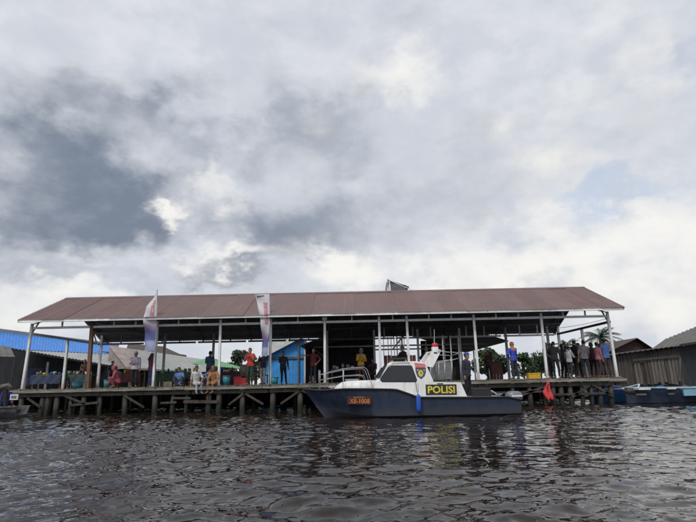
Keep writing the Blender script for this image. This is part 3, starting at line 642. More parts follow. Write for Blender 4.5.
def police_boat():
    YN, HW = 16.6, 1.1; YC = YN + HW
    t = thing('police_boat', (2, YC, 0), 'navy and white police patrol boat moored alongside the dock', 'boat')
    def Z(px, py): return at(px, py, YN).z
    def Xp(px, py=392): return at(px, py, YN).x
    xs0 = at(303, 391, YC).x; xs1 = Xp(521)
    shp = [(xs0, Z(303, 391) + .06), (Xp(320), Z(320, 391) + .02), (Xp(345), Z(345, 388.5)), (Xp(372), Z(372, 388.5)), (Xp(396), Z(396, 389)), (Xp(408), Z(408, 393)), (Xp(418), Z(418, 397)), (Xp(470), Z(470, 397)), (Xp(508), Z(508, 396.5)), (xs1, Z(521, 399.5))]
    def sheer(x): return float(np.interp(x, [p[0] for p in shp], [p[1] for p in shp]))
    def hw(s): s = max(0, min(1, s)); return HW * (1 - (1 - min(1, s / .42)) ** 2.3) * (1 - .06 * max(0, (s - .6) / .4))
    NS = 44; ringsN = []
    L = xs1 - xs0; xk0 = xs0 + .78; xc0 = xs0 + .42
    for i in range(NS + 1):
        s = (i / NS) ** 1.25
        xs = xs0 + L * s; xc = xc0 + (xs1 - .02 - xc0) * s; xk = xk0 + (xs1 - .05 - xk0) * s
        w = max(hw(s), .012); zs = sheer(xs); wc = max(w * (.93 + .03 * s) * (.5 + .5 * min(1, s / .3)), .01); zc = .04 + .34 * (1 - min(1, s / .35)) ** 2
        zk = -.32 + .25 * (1 - min(1, s / .3)) ** 2
        pts = [(xs, w, zs), (xs * .8 + xc * .2, w * .985, zs - .12), (xs * .45 + xc * .55, (w * .5 + wc * .5) * 1.01, (zs + zc) / 2 - .02), (xc, wc, zc + .03), (xc, wc * .96, zc), (xk, 0.0, zk)]
        ring = [(a_, YC - b_, c_) for a_, b_, c_ in pts] + [(a_, YC + b_, c_) for a_, b_, c_ in reversed(pts[:-1])]
        ringsN.append(ring)
    mb = MB(); mb.loft(ringsN, cap=True, closed=False)
    mb.loft([[r[0], r[-1]] for r in ringsN], cap=False, closed=False, m=1)
    # hull side: lower part greyer, antifouling, grime and water reflection painted into the colour
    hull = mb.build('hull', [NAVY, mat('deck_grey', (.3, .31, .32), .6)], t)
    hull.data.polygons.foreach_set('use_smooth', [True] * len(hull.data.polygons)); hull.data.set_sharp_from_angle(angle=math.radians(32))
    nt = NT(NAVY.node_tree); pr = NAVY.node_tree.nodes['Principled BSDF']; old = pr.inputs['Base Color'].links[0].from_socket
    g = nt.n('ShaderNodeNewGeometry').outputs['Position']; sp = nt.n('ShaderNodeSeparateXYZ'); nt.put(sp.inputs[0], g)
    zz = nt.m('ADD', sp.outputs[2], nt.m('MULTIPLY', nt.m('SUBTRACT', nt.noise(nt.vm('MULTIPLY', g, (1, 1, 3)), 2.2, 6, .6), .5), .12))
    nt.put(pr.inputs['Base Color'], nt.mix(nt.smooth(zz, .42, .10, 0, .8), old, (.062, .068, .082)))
    for sg in (-1, 1):
        MB().path([(r[0][0], YC + sg * (YC - r[0][1]) + sg * .012, r[0][2] - .015) for r in ringsN], .028, 6).build('rub_rail', BLACK, t, True)
    # inclined side planes of the house
    zref = Z(418, 397)
    def side(px, py, off=0, sg=-1, w=1.04, k=.17):
        X, zz_ = at(px, py, YN + .1).x, at(px, py, YN + .1).z
        return Vector((X, YC + sg * (w - k * max(0, zz_ - zref - .1) + off), zz_))
    prof = [(396, 391), (374, 390), (375, 382), (380, 378.5), (388.5, 363.2), (391, 361.8), (417, 361), (424, 362.5), (427, 365), (434, 382), (461, 382.3), (467.5, 397.5), (418, 397.5), (408, 394.5)]
    # cabin shell: two sides, front slope, roof, back
    mb = MB(); n = len(prof); A = [side(*p) for p in prof]; B_ = [side(*p, sg=1) for p in prof]
    mb.add(A + B_, [tuple(range(n - 1, -1, -1)), tuple(range(n, 2 * n))] + [(j, (j + 1) % n, (j + 1) % n + n, j + n) for j in range(n) if prof[j] not in ((434, 382),)])
    cab = mb.build('cabin', GELW, t, bevel=.02)
    def pane(name, poly, m, off=.012, th=.02, parent=cab, sgs=(-1, 1)):
        for sg in sgs:
            MB().prism([side(*p, off=off, sg=sg) for p in poly], Vector((0, -sg * th, 0))).build(name, m, parent, bevel=.004)
    pane('window_seal', [(379.8, 379.8), (381, 377), (388.5, 366.5), (390.2, 365.2), (411, 365.2), (412.6, 366.2), (417.3, 380), (416.4, 382.3), (382.2, 382.3)], BLACK, .006)
    pane('side_window', [(381, 379.8), (382, 377.3), (389.3, 367), (391, 366), (410.6, 366), (411.8, 367), (416, 380), (415.3, 381.3), (382.4, 381.3)], GLASS, .014)
    pane('quarter_window', [(377.2, 377.6), (384.6, 365.8), (387, 365.6), (379, 378.2)], GLASS, .008)
    # windscreen on the front slope
    a_, b_ = side(380, 378.2, -.12), side(388.2, 364.2, -.12); c_, d_ = side(388.2, 364.2, -.12, 1), side(380, 378.2, -.12, 1); nn = Vector((-.03, 0, .02))
    MB().prism([a_ + nn, b_ + nn, c_ + nn, d_ + nn], (.02, 0, -.012)).build('windscreen', GLASS, cab)
    # fore trunk
    rings = []
    for px, top, wf, bot in ((334, 388.6, .42, 389.4), (337, 386, .55, 389.6), (341, 383.2, .62, 389.6), (348, 381.8, .70, 389.6), (360, 381.2, .78, 389.6), (377, 380.8, .84, 389.6)):
        q = at(px, top, YN + .35); zb = at(px, bot, YN + .35).z - .1; zt = q.z
        rings.append([(q.x, YC - wf, zb), (q.x, YC - wf * .96, zt - .05), (q.x, YC - wf * .86, zt), (q.x, YC, zt + .03), (q.x, YC + wf * .86, zt), (q.x, YC + wf * .96, zt - .05), (q.x, YC + wf, zb)])
    MB().loft(rings).build('fore_trunk', GELW, t, True)
    # roof hatch/rack and searchlight
    a_, b_ = side(392, 360.5, -.1), side(409, 359.5, -.1)
    MB().box(a_.x, b_.x, YC - .55, YC + .55, a_.z + .04, a_.z + .10).build('roof_rack', BLACK, t, bevel=.01)
    for x in (a_.x + .05, b_.x - .05): MB().box(x - .02, x + .02, YC - .5, YC + .5, a_.z - .03, a_.z + .05).build('rack_foot', STAIN, t)
    # radar arch: two raked fins, cross beam, red beacon
    arch = None
    for sg in (-1, 1):
        pl = [(423.5, 365.8), (433.5, 367.5), (441, 353), (442, 349.5), (435, 348.5), (431.5, 353)]
        o = MB().prism([side(*p, sg=sg, off=.0) for p in pl], Vector((0, -sg * .07, 0))).build('arch_fin', GELW, t, bevel=.012)
        pl = [(435, 351.5), (438.5, 352.2), (438, 353.6), (434.5, 353)]
        MB().prism([side(*p, sg=sg, off=.006) for p in pl], Vector((0, -sg * .02, 0))).build('nav_light', BLACK, o)
    a_ = side(436, 350, -.05); b_ = side(436, 350, -.05, 1)
    MB().bar(a_ + Vector((.06, 0, 0)), b_ + Vector((.06, 0, 0)), .16, .06).build('arch_beam', GELW, t, bevel=.01)
    q = at(435, 347, YC - .35); top = at(435, 343, YC - .35).z
    MB().box(q.x - .11, q.x + .09, YC - .45, YC - .25, at(435, 350, YC - .35).z, q.z).build('beacon_base', GELW, t)
    MB().path([(q.x, YC - .35, q.z), (q.x, YC - .35, top - .03), (q.x, YC - .35, top)], [.10, .10, .06], 12).build('red_beacon', REDP, t, True)
    MB().path([(q.x + .02, YC - .1, a_.z), (q.x + .05, YC - .1, a_.z + .75)], [.012, .006], 6).build('antenna', CLOTHW, t)
    # red cap over the emblem and the emblem shield
    pane('red_emblem_band', [(414.7, 362.6), (425.5, 363.6), (426, 367.2), (415.8, 367)], mat('faded_red', (.62, .16, .14), .5, .1, 6), .006, .012, cab, (-1,))
    pane('emblem_shield', [(415.6, 367.2), (426.2, 367.4), (426.2, 372), (424.8, 376), (421.3, 379), (417.6, 376.2), (416, 372)], mat('emblem_navy', (.05, .06, .12), .5, .1, 8), .014, .01, cab, (-1,))
    for pl in ([(419.2, 371), (421, 369.6), (423, 371), (423.6, 373.8), (422.2, 376.4), (420.4, 376.8), (419, 375.2), (418.2, 373)], [(417.2, 369.6), (418.6, 369.2), (418.9, 370.6), (417.6, 371)], [(423.8, 369.2), (425.2, 369.6), (424.8, 371), (423.6, 370.6)]):
        pane('emblem_device', pl, YLET, .018, .006, cab, (-1,))
    pane('emblem_device', [(420.4, 372), (421.6, 371.4), (422, 373.4), (421, 374.6)], mat('emblem_green', (.1, .16, .03), .5), .021, .004, cab, (-1,))
    # POLISI plate
    pl = [(425.6, 384.6), (456.4, 384.2), (456.6, 394.6), (425.8, 395)]
    pane('name_plate', pl, PLATE, .012, .012, cab, (-1,))
    p0 = side(427.6, 393.4, .016); p1 = side(454.6, 393.2, .016); p2 = side(427.6, 386.0, .016)
    text_mesh('POLISI', lambda u, v, d: p0 + (p1 - p0) * u + (p2 - p0) * v, 1, 1).build('lettering', YLET, cab)
    # hull number plate
    def hullp(px, py, off): 
        X, zz_ = at(px, py, YN + .12).x, at(px, py, YN + .12).z; s = (X - xs0) / L
        return Vector((X, YC - hw(s) * (1.0 - .0 * zz_) - off + .0, zz_))
    pp = [(347, 396.2), (371.5, 396.2), (371.5, 404.4), (347, 404.4)]
    MB().prism([hullp(*p, .012) for p in pp], (0, .10, 0)).build('number_plate', mat('plate_dark_red', (.05, .016, .012), .5), hull)
    a_, b_, c_ = hullp(349.5, 403.6, .018), hullp(369.5, 403.4, .018), hullp(349.5, 398.9, .018)
    text_mesh('XII-1008', lambda u, v, d: a_ + (b_ - a_) * u + (c_ - a_) * v, 1, 1).build('lettering', OLET, hull)
    for k in range(6):      # small worn line above the number, too faint to read
        a0 = 354 + k * 1.9; MB().prism([hullp(a0, 396.9, .016), hullp(a0 + 1.2, 396.9, .016), hullp(a0 + 1.1, 398.0, .016), hullp(a0 + .1, 398.0, .016)], (0, .006, 0)).build('worn_mark', OLET, hull)
    # bow rail
    def rail(px, py, sg): 
        p = at(px, py, YN + .25); s = (p.x - xs0) / L
        return Vector((p.x, YC + sg * max(hw(s) - .07, .05), p.z))
    for sg in (-1, 1):
        MB().path([rail(318, 374.5, sg), rail(330, 371.5, sg), rail(342.5, 368.8, sg), rail(356, 367.6, sg), rail(363.5, 367.2, sg), rail(366.5, 369, sg), rail(369.5, 377, sg), rail(372.5, 387.5, sg)], .0095, 8) .build('bow_rail', STAIN, t, True)
        MB().path([rail(318, 380, sg), rail(342.5, 375.8, sg), rail(358, 374.8, sg), rail(363.5, 375.5, sg), rail(366, 380.5, sg)], .008, 8).build('bow_rail', STAIN, t, True)
        for px, p0_ in ((318, 369.5), (343, 368.8)): MB().path([rail(px, 391.5, sg), rail(px, p0_, sg)], .010, 8).build('stanchion', STAIN, t, True)
    MB().path([rail(318, 374.5, -1), rail(318, 374.5, 1)], .0095, 8).build('bow_rail', STAIN, t, True)
    # cockpit guard: tube frame with grey canvas infill
    def ck(px, py, sg): p = at(px, py, YN + .3); return Vector((p.x, YC + sg * .86, p.z))
    for sg in (-1, 1):
        MB().path([ck(437, 350.5, sg), ck(446, 352.2, sg), ck(460.5, 353, sg)], .016, 8).build('guard_rail', STAIN, t, True)
        MB().path([ck(437, 361.5, sg), ck(452, 360, sg), ck(458, 358.5, sg)], .014, 8).build('guard_rail', STAIN, t, True)
        for px, py in ((438.5, 361.5), (444.5, 361), (451.5, 359.5), (460.5, 352.6)): MB().path([ck(px, 382.5, sg), ck(px, py, sg)], .016, 8).build('guard_post', STAIN, t, True)
        MB().prism([ck(437, 363, sg), ck(451, 361.5, sg), ck(452, 379, sg), ck(437.5, 380, sg)], (0, .012, 0)).build('canvas_screen', CANV, t)
    MB().path([ck(460.5, 353, -1), ck(460.5, 353, 1)], .016, 8).build('guard_rail', STAIN, t, True)
    # fender with lanyard
    q = at(418.5, 404, YN - .08)
    MB().path([(q.x, YN - .10, .16), (q.x, YN - .10, .20), (q.x, YN - .10, .28), (q.x, YN - .10, .62), (q.x, YN - .10, .68), (q.x, YN - .10, .71)], [.03, .065, .08, .08, .06, .025], 14).build('fender', FEND, t, True)
    MB().path([(q.x, YN - .10, .70), (q.x - .02, YN - .0, .82), (q.x - .04, YN + .07, 1.1)], .01, 6).build('fender_rope', GREYP, t)
    # seams, vents, cleats, hand rails, wiper and scuffed rubbing strakes
    for sg in (-1, 1):
        MB().prism([side(*p, off=.004, sg=sg) for p in ((417.8, 383), (418.2, 383), (418.4, 396.5), (418.0, 396.5))], Vector((0, -sg * .006, 0))).build('panel_seam', BLACK, cab)
        MB().path([side(px, py, .035, sg) for px, py in ((392, 363.6), (393, 362.6), (409, 362.0), (410, 363.0))], .011, 7).build('hand_rail', STAIN, cab, True)
        for k in range(3): MB().prism([side(437 + k * .2, 383.3 + k * .32 - .1, .008, sg), side(443 + k * .2, 383.2 + k * .32 - .1, .008, sg), side(443 + k * .2, 383.4 + k * .32 - .1, .008, sg), side(437 + k * .2, 383.5 + k * .32 - .1, .008, sg)], Vector((0, -sg * .008, 0))).build('vent_slot', BLACK, cab)
        MB().path([side(px, py, .02, sg) for px, py in ((375.4, 388.6), (396, 388.8), (409, 393.6), (418, 396.8), (466, 396.8))], .014, 6).build('deck_strake', STAIN, cab, True)
        for px in (331, 498):
            p = rail(px, 390.5 if px < 400 else 396, sg); c = MB(); zc = sheer(p.x) + .03
            c.box(p.x - .03, p.x - .01, p.y - .015, p.y + .015, zc - .03, zc + .03); c.box(p.x + .01, p.x + .03, p.y - .015, p.y + .015, zc - .03, zc + .03); c.tube((p.x - .1, p.y, zc + .04), (p.x + .1, p.y, zc + .04), .014); c.build('cleat', STAIN, t)
    for yy in (YC - .35, YC + .3): MB().bar(side(380.5, 378, 0) * 0 + Vector((side(380, 378.2).x - .03, yy, side(380, 378.2).z + .03)), Vector((side(386, 367).x - .04, yy + .2, side(386, 367).z + .03)), .012, .012).build('wiper', BLACK, cab)
    # mooring rope from the bow up to the dock
    p = rail(312, 391, 1); q = Vector((p.x - .6, 22.9, DECK + .02)); MB().path([p.lerp(q, f) - Vector((0, 0, .9 * f * (1 - f))) for f in [k / 14 for k in range(15)]], .014, 6).build('mooring_rope', GREYP, t, True)
    # two outboard engines on the transom
    for k, (px, yy) in enumerate(((514.5, YC - .35), (513, YC + .4))):
        q = at(px, 396, yy); z0 = at(px, 400.5, yy).z; z1 = at(px, 391.2, yy).z
        rg = []
        for f, sx, sy in ((0, .20, .15), (.15, .25, .18), (.6, .27, .19), (.88, .23, .16), (1, .14, .10)):
            zz_ = z0 + (z1 - z0) * f; ox = -.03 * f
            rg.append([(q.x + ox + sx * math.copysign(abs(math.cos(a2)) ** .7, math.cos(a2)) + (.05 * f if math.cos(a2) < 0 else 0), yy + sy * math.copysign(abs(math.sin(a2)) ** .7, math.sin(a2)), zz_) for a2 in [2 * PI * j / 20 for j in range(20)]])
        en = MB().loft(rg).build('engine_cowl', COWL, t, True)
        MB().box(q.x - .14, q.x + .20, yy - .20, yy - .17, z0 + (z1 - z0) * .42, z0 + (z1 - z0) * .60).build('engine_stripe', CLOTHW, en)
        MB().path([(q.x + .05, yy, z0), (q.x + .1, yy, .2), (q.x + .12, yy, -.4)], [.13, .10, .07], 10).build('engine_leg', BLACK, t, True)
    # silver hoop and coiled gear in the cockpit
    p = at(492, 397, YC - .2); MB().path([(p.x - .16, p.y, p.z - .05), (p.x - .13, p.y, p.z + .12), (p.x, p.y, p.z + .2), (p.x + .13, p.y, p.z + .12), (p.x + .16, p.y, p.z - .05)], .025, 8).build('tow_hoop', STAIN, t, True)
    p = at(480, 388, YC); MB().box(p.x - .38, p.x + .22, YC - .55, YC + .6, p.z - .5, p.z).build('engine_hatch', BLACK, t, bevel=.02)
police_boat()

# ------------------------------------------------------------------ other boats
def longboat(name, x0, x1, yc, hwid, zs, col, label, inner, bow_at_left=True, rise=.25, stripe=None):
    t = thing(name, ((x0 + x1) / 2, yc, 0), label, 'boat'); rings = []; N = 26
    for i in range(N + 1):
        s = i / N; f = s if bow_at_left else 1 - s
        w = hwid * (1 - (1 - min(1, f / .4)) ** 2.2) * (1 - .25 * max(0, (f - .7) / .3)); w = max(w, .015)
        z = zs + rise * (1 - min(1, f / .35)) ** 2; x = x0 + (x1 - x0) * s; kb = -.25 + .3 * (1 - min(1, f / .2)) ** 2
        rings.append([(x, yc - w, z), (x, yc - w * .93, z - .18), (x, yc - w * .7, .02), (x, yc, kb), (x, yc + w * .7, .02), (x, yc + w * .93, z - .18), (x, yc + w, z),
                      (x, yc + w - .04, z), (x, yc + max(w * .6 - .02, .0), .12), (x, yc - max(w * .6 - .02, .0), .12), (x, yc - w + .04, z)])
    MB().loft(rings).build('hull', col, t)
    for sg in (-1, 1): MB().path([(r[0][0], yc + sg * (yc - r[0][1]), r[0][2] + .01) for r in rings], .03, 6).build('gunwale', inner, t, True)
    for k in range(3):
        x = x0 + (x1 - x0) * (.35 + .2 * k); MB().box(x - .12, x + .12, yc - hwid * .9, yc + hwid * .9, zs - .14, zs - .10).build('thwart', WOOD, t)
    return t
DBLUE = mat('dark_blue_boat_paint', (.018, .028, .055), .4, .25, 3, dirt=(.05, .055, .06))
MBLUE = mat('mid_blue_boat_paint', (.03, .12, .32), .45, .25, 3, dirt=(.1, .16, .22))
LBLUE = mat('light_blue_boat_paint', (.22, .42, .55), .5, .15, 3)
GBOAT = mat('grey_boat_paint', (.07, .075, .08), .6, .3, 3, dirt=(.03, .03, .03))
def boats():
    t = longboat('long_wooden_boat', at(627, 395, 22.6).x, 20.5, 22.7, .7, .60, DBLUE, 'long dark blue wooden boat moored at the right edge below the grey shack', LBLUE, True, .06)
    for px, w in ((641, .5), (668, .35), (680, .3)):
        p = at(px, 390.5, 22.4); MB().box(p.x - w / 2, p.x + w / 2, 22.1, 22.5, .57, .645).build('seat_board', CLOTHW, t)
    for px, w, m in ((641, .42, GREYP), (671, .25, GREYP)):
        p = at(px, 395, 22.05); MB().box(p.x - w / 2, p.x + w / 2, 22.0, 22.06, .36, .42).build('name_board', m, t)
    for k, px in enumerate((633, 652, 661, 686)):
        p = at(px, 389, 22.7); rg = []
        for i in range(7):
            f = i / 6; r = .24 * math.sin(PI * (.08 + .84 * f)) ** .6
            rg.append([(p.x - .35 + .7 * f, 22.75 + r * 1.2 * math.cos(2 * PI * j / 12) * (1 + .15 * math.sin(j * 2.3 + k + i)), .52 + r * .75 * math.sin(2 * PI * j / 12) * (1 + .2 * math.sin(j * 1.7 + i * 2 + k))) for j in range(12)])
        MB().loft(rg).build('cargo_sack', (GREYW, BLACK, MBLUE, GREYP)[k], t, True)
    p = at(691, 393, 22.0); MB().box(p.x - .3, p.x + 1.2, 21.96, 22.06, .30, .56).build('side_panel', LBLUE, t)
    t = longboat('blue_motor_boat', at(594, 395, 24.1).x, at(642, 395, 24.1).x, 24.2, .7, .58, MBLUE, 'small bright blue boat with white coaming behind the right end of the dock', CLOTHW, False, .18)
    a_, b_ = at(603, 390, 23.9), at(622, 390, 23.9)
    MB().box(a_.x, b_.x, 23.85, 24.6, .5, .72).build('cuddy', MBLUE, t, bevel=.04); MB().box(a_.x + .08, a_.x + .45, 23.81, 24.64, .74, .80).build('cuddy_top', LBLUE, t)
    t = longboat('grey_longboat', at(-30, 400, 21.5).x, at(19.5, 400, 21.5).x, 21.8, .62, .42, GBOAT, 'dark grey boat with outboard engine at the left edge beside the dock', GREYP, True, .0)
    p = at(15.5, 397, 21.3); MB().box(p.x - .16, p.x + .15, 21.2, 21.26, p.z - .11, p.z + .11).build('number_board', CLOTHW, t); MB().box(p.x - .11, p.x + .10, 21.185, 21.197, p.z - .05, p.z + .05).build('board_mark', STEEL, t)
    q = at(5, 389, 21.4)
    en = MB().path([(q.x - .3, 21.5, q.z - .3), (q.x - .3, 21.5, q.z - .1), (q.x - .22, 21.5, q.z + .08), (q.x + .05, 21.5, q.z + .14), (q.x + .22, 21.5, q.z + .02)], [.05, .09, .11, .10, .05], 12).build('engine', GREYP, t, True)
    MB().tube((q.x - .05, 21.5, q.z), (q.x + .15, 21.5, -.3), .11, .06).build('engine_leg', BLACK, t)
boats()

# ------------------------------------------------------------------ banners
def banner(px, left, right, ty, by, label, top_rag):
    Y = 22.8; base = at(px, 386, Y); top = at(right[0][0], ty - 1, Y)
    t = thing('feather_banner', (base.x, Y, DECK), label, 'banner', 'tall feather banners on the dock edge')
    MB().path([(base.x, Y, DECK - .05), (base.x + (top.x - base.x) * .5, Y, DECK + (top.z - DECK) * .5), top], [.028, .022, .010], 8).build('pole', GALV, t, True)
    NV, NU = 46, 12
    def edge(pts, y): return float(np.interp(y, [p[1] for p in pts], [p[0] for p in pts]))
    def S(u, v, off=0):
        y = ty + (by - ty) * v; xl, xr = edge(left, y), edge(right, y)
        p = at(xl + (xr - xl) * u, y, Y); wv = (.10 * math.sin(v * 9 + u * 2.2) + .05 * math.sin(v * 21 - u * 4)) * (1 - u) 
        return Vector((p.x, Y - .03 + wv - off, p.z + (top_rag * (1 - u) * (1 - v) ** 8)))
    mb = MB(); mb.loft([[S(j / NU, i / NV) for j in range(NU + 1)] for i in range(NV + 1)], cap=False, closed=False)
    m = bpy.data.materials.new('banner_cloth'); m.use_nodes = True; n = NT(m.node_tree); pr = m.node_tree.nodes['Principled BSDF']
    sp = n.n('ShaderNodeSeparateXYZ'); n.put(sp.inputs[0], n.n('ShaderNodeNewGeometry').outputs['Position'])
    z0, z1 = at(px, by, Y).z, at(px, ty, Y).z
    vv = n.m('DIVIDE', n.m('SUBTRACT', sp.outputs[2], z0), z1 - z0)
    cr = n.n('ShaderNodeValToRGB'); n.put(cr.inputs[0], vv); el_ = cr.color_ramp.elements
    el_[0].position = 0; el_[0].color = (.38, .44, .66, 1); el_[1].position = 1; el_[1].color = (.78, .78, .80, 1)
    for ps, c in ((.14, (.46, .51, .70)), (.19, (.13, .16, .42)), (.31, (.17, .17, .42)), (.40, (.46, .33, .47)), (.48, (.68, .65, .72)), (.6, (.76, .76, .79))):
        e_ = el_.new(ps if px < 200 else ps * .8); e_.color = (*c, 1)
    n.put(pr.inputs['Base Color'], cr.outputs[0]); pr.inputs['Roughness'].default_value = .75; pr.inputs['Sheen Weight'].default_value = .2
    tr = n.n('ShaderNodeBsdfTranslucent'); n.put(tr.inputs[0], cr.outputs[0]); mx = n.n('ShaderNodeMixShader'); mx.inputs[0].default_value = .3
    out = m.node_tree.nodes['Material Output']; n.put(mx.inputs[1], pr.outputs[0]); n.put(mx.inputs[2], tr.outputs[0]); n.put(out.inputs[0], mx.outputs[0])
    cl = mb.build('cloth', m, t, True)
    REDL = mat('red_print', (.60, .16, .19), .7, .1, 9)
    r = random.Random(px); g = MB(); v = .17 if px < 200 else .14
    while v < .47:      # column of red printed strokes
        h = r.uniform(.018, .03)
        for (u0, u1, a0, a1) in ((.52, .60, 0, h), (.52, .82, 0, h * .3), (.52 + r.uniform(.1, .24), .84, h * .3, h), (.56, .8, h * .75, h * 1.05))[:r.choice((3, 4))]:
            c = .0 if px < 200 else -.02
            g.add([S(u0 + c, v + a0, .012), S(u1 + c, v + a0, .012), S(u1 + c, v + a1, .012), S(u0 + c, v + a1, .012)], [(0, 1, 2, 3)])
        v += h * 1.5
    g.build('red_print', REDL, cl)
    if px > 200: 
        g = MB(); g.add([S(.1, .035, .012), S(.62, .02, .012), S(.62, .04, .012), S(.1, .055, .012)], [(0, 1, 2, 3)]); g.build('dark_print', STEEL, cl)
banner(155, [(157, 290), (152, 299), (146, 307), (144.5, 316), (145, 330), (144, 350)], [(157.5, 290), (156.5, 320), (155, 352)], 290, 351, 'white to blue feather banner with red print, left of the two', .0)
banner(269.5, [(255, 295), (257, 303), (261, 322), (262.5, 340), (261, 356)], [(269.5, 293), (270, 320), (268.5, 340), (267.5, 356)], 294, 356, 'white feather banner with squared top and red print, right of the two', .0)

# ------------------------------------------------------------------ trees
LEAF = []
for i, c in enumerate(((.03, .055, .026), (.045, .075, .032), (.025, .045, .024))):
    m = mat('leaf_%d' % i, c, .6, .45, 1.5); LEAF.append(m)
BARK = mat('bark', (.09, .075, .06), .9, .3, 8, bump=.5)
def leafy_tree(name, px, Y, top_py, wpx, label, m, n=2600, base=.7, cat='tree', size=.16):
    p = at(px, 370, Y); top = at(px, top_py, Y).z; H = top - base; W = wpx / 525 * Y / 2
    t = thing(name, (p.x, Y, base), label, cat, 'trees behind the dock')
    r = random.Random(px * 7 + Y); nr = np.random.default_rng(int(px * 13 + Y))
    mb = MB(); mb.path([(p.x, Y, base - .3), (p.x + .1, Y, base + H * .3), (p.x - .05, Y + .1, base + H * .6), (p.x, Y, base + H * .85)], [.05 * H ** .7, .04 * H ** .7, .025 * H ** .7, .01], 8)
    lobes = []
    for k in range(16):
        a_ = r.uniform(0, 2 * PI); f = r.uniform(.35, .97); rad = W * r.uniform(.2, .85) * math.sin(min(1, (1.12 - f) * 1.6) * PI / 2)
        c = Vector((p.x + math.cos(a_) * rad, Y + math.sin(a_) * rad, base + H * f * .93)); lobes.append((c, W * r.uniform(.22, .42)))
        mb.path([(p.x, Y, base + H * f * .55), ((p.x + c.x) / 2, (Y + c.y) / 2, base + H * f * .72), c], [.03 * H ** .6, .02 * H ** .6, .008], 5)
    mb.build('trunk', BARK, t, True)
    V = []; Fq = []
    for c, R in lobes:
        k = n // len(lobes); d = nr.normal(size=(k, 3)); d /= np.linalg.norm(d, axis=1)[:, None]
        d *= (nr.uniform(.25, 1.05, (k, 1)) ** .6); q = np.array(c) + d * np.array([R, R, R * .75])
        for i in range(k):
            ax = nr.normal(size=3); ax /= np.linalg.norm(ax); b = np.cross(ax, nr.normal(size=3)); b /= np.linalg.norm(b) + 1e-6; s_ = size * nr.uniform(.6, 1.3)
            j = len(V); V += [q[i] - ax * s_, q[i] + b * s_ * .45, q[i] + ax * s_, q[i] - b * s_ * .45]; Fq.append((j, j + 1, j + 2, j + 3))
    me = bpy.data.meshes.new('crown'); me.from_pydata([tuple(v) for v in V], [], Fq); me.materials.append(m); tag(link('crown', me, t), kind='stuff')
    return t
leafy_tree('bushy_tree', 240, 56, 349, 30, 'dark bushy tree between the green roof and the red-shirted man', LEAF[0])
leafy_tree('bushy_tree', 256, 62, 356, 26, 'smaller dark bush showing just left of the blue house', LEAF[2], 1800)
leafy_tree('bushy_tree', 216, 70, 358, 26, 'distant low tree showing above the green roof', LEAF[1], 1500)
leafy_tree('bushy_tree', 487, 52, 345, 34, 'dark leafy tree behind the hall posts left of the blue-shirted woman', LEAF[1], 3000)
leafy_tree('bushy_tree', 501, 58, 349, 30, 'leafy tree close behind the hall, half hidden by the blue-shirted woman', LEAF[0])
leafy_tree('bushy_tree', 523, 50, 352, 26, 'green tree just right of the blue-shirted woman', LEAF[1], 2200)
leafy_tree('bushy_tree', 540, 60, 353, 34, 'dark round tree above the yellow box on the dock', LEAF[0], 2600)
leafy_tree('bushy_tree', 580, 55, 352, 40, 'dark tree behind the group of people at the right end', LEAF[2], 2600)
leafy_tree('bushy_tree', 604, 60, 351, 26, 'dark tree at the foot of the tall palm', LEAF[0], 1800)
def palm(px, Y, cy, label, L, seed, nf=22):
    r = random.Random(seed); c = at(px, cy, Y); t = thing('coconut_palm', (c.x, Y, .7), label, 'palm tree', 'palms behind the dock')
    MB().path([(c.x - .4, Y, .4), (c.x - .25, Y, 2), (c.x - .05, Y, c.z - 1), (c.x, Y, c.z)], [.2, .16, .13, .12], 10).build('trunk', BARK, t, True)
    for k in range(nf):
        a_ = 2 * PI * k / nf * 2.4 + r.uniform(-.3, .3); up = r.uniform(-.15, 1.35); ln = L * r.uniform(.8, 1.1); pts = []; N = 9
        d = Vector((math.cos(a_), math.sin(a_), 0))
        for i in range(N + 1):
            f = i / N; pts.append(c + d * ln * f * math.cos(up * .7) + Vector((0, 0, ln * (math.sin(up) * f - .55 * f * f))))
        mb = MB(); mb.path(pts, [.03 * (1 - i / (N + 1)) + .006 for i in range(N + 1)], 5)
        for i in range(1, 30):
            f = i / 30.; q = pts[min(int(f * N), N - 1)].lerp(pts[min(int(f * N) + 1, N)], f * N - int(f * N)); tan = (pts[min(int(f * N) + 1, N)] - pts[int(f * N)]).normalized(); sd_ = tan.cross(Vector((0, 0, 1))).normalized()
            ll = L * .26 * math.sin(PI * min(.97, f * .85 + .15)) * r.uniform(.8, 1.1)
            for sg in (-1, 1):
                tip = q + (sd_ * sg * .8 + tan * .55 + Vector((0, 0, -.35 + r.uniform(-.15, .1)))) * ll
                mb.add([q - tan * .025, q + tan * .025, tip], [(0, 1, 2)])
        mb.build('frond', LEAF[2] if k % 3 else LEAF[0], t)
palm(600, 46, 337, 'tall coconut palm rising behind the right end of the shelter', 2.3, 3, 26)
palm(565, 50, 347, 'shorter palm seen between the black-shirted people and the shelter post', 2.0, 5, 20)

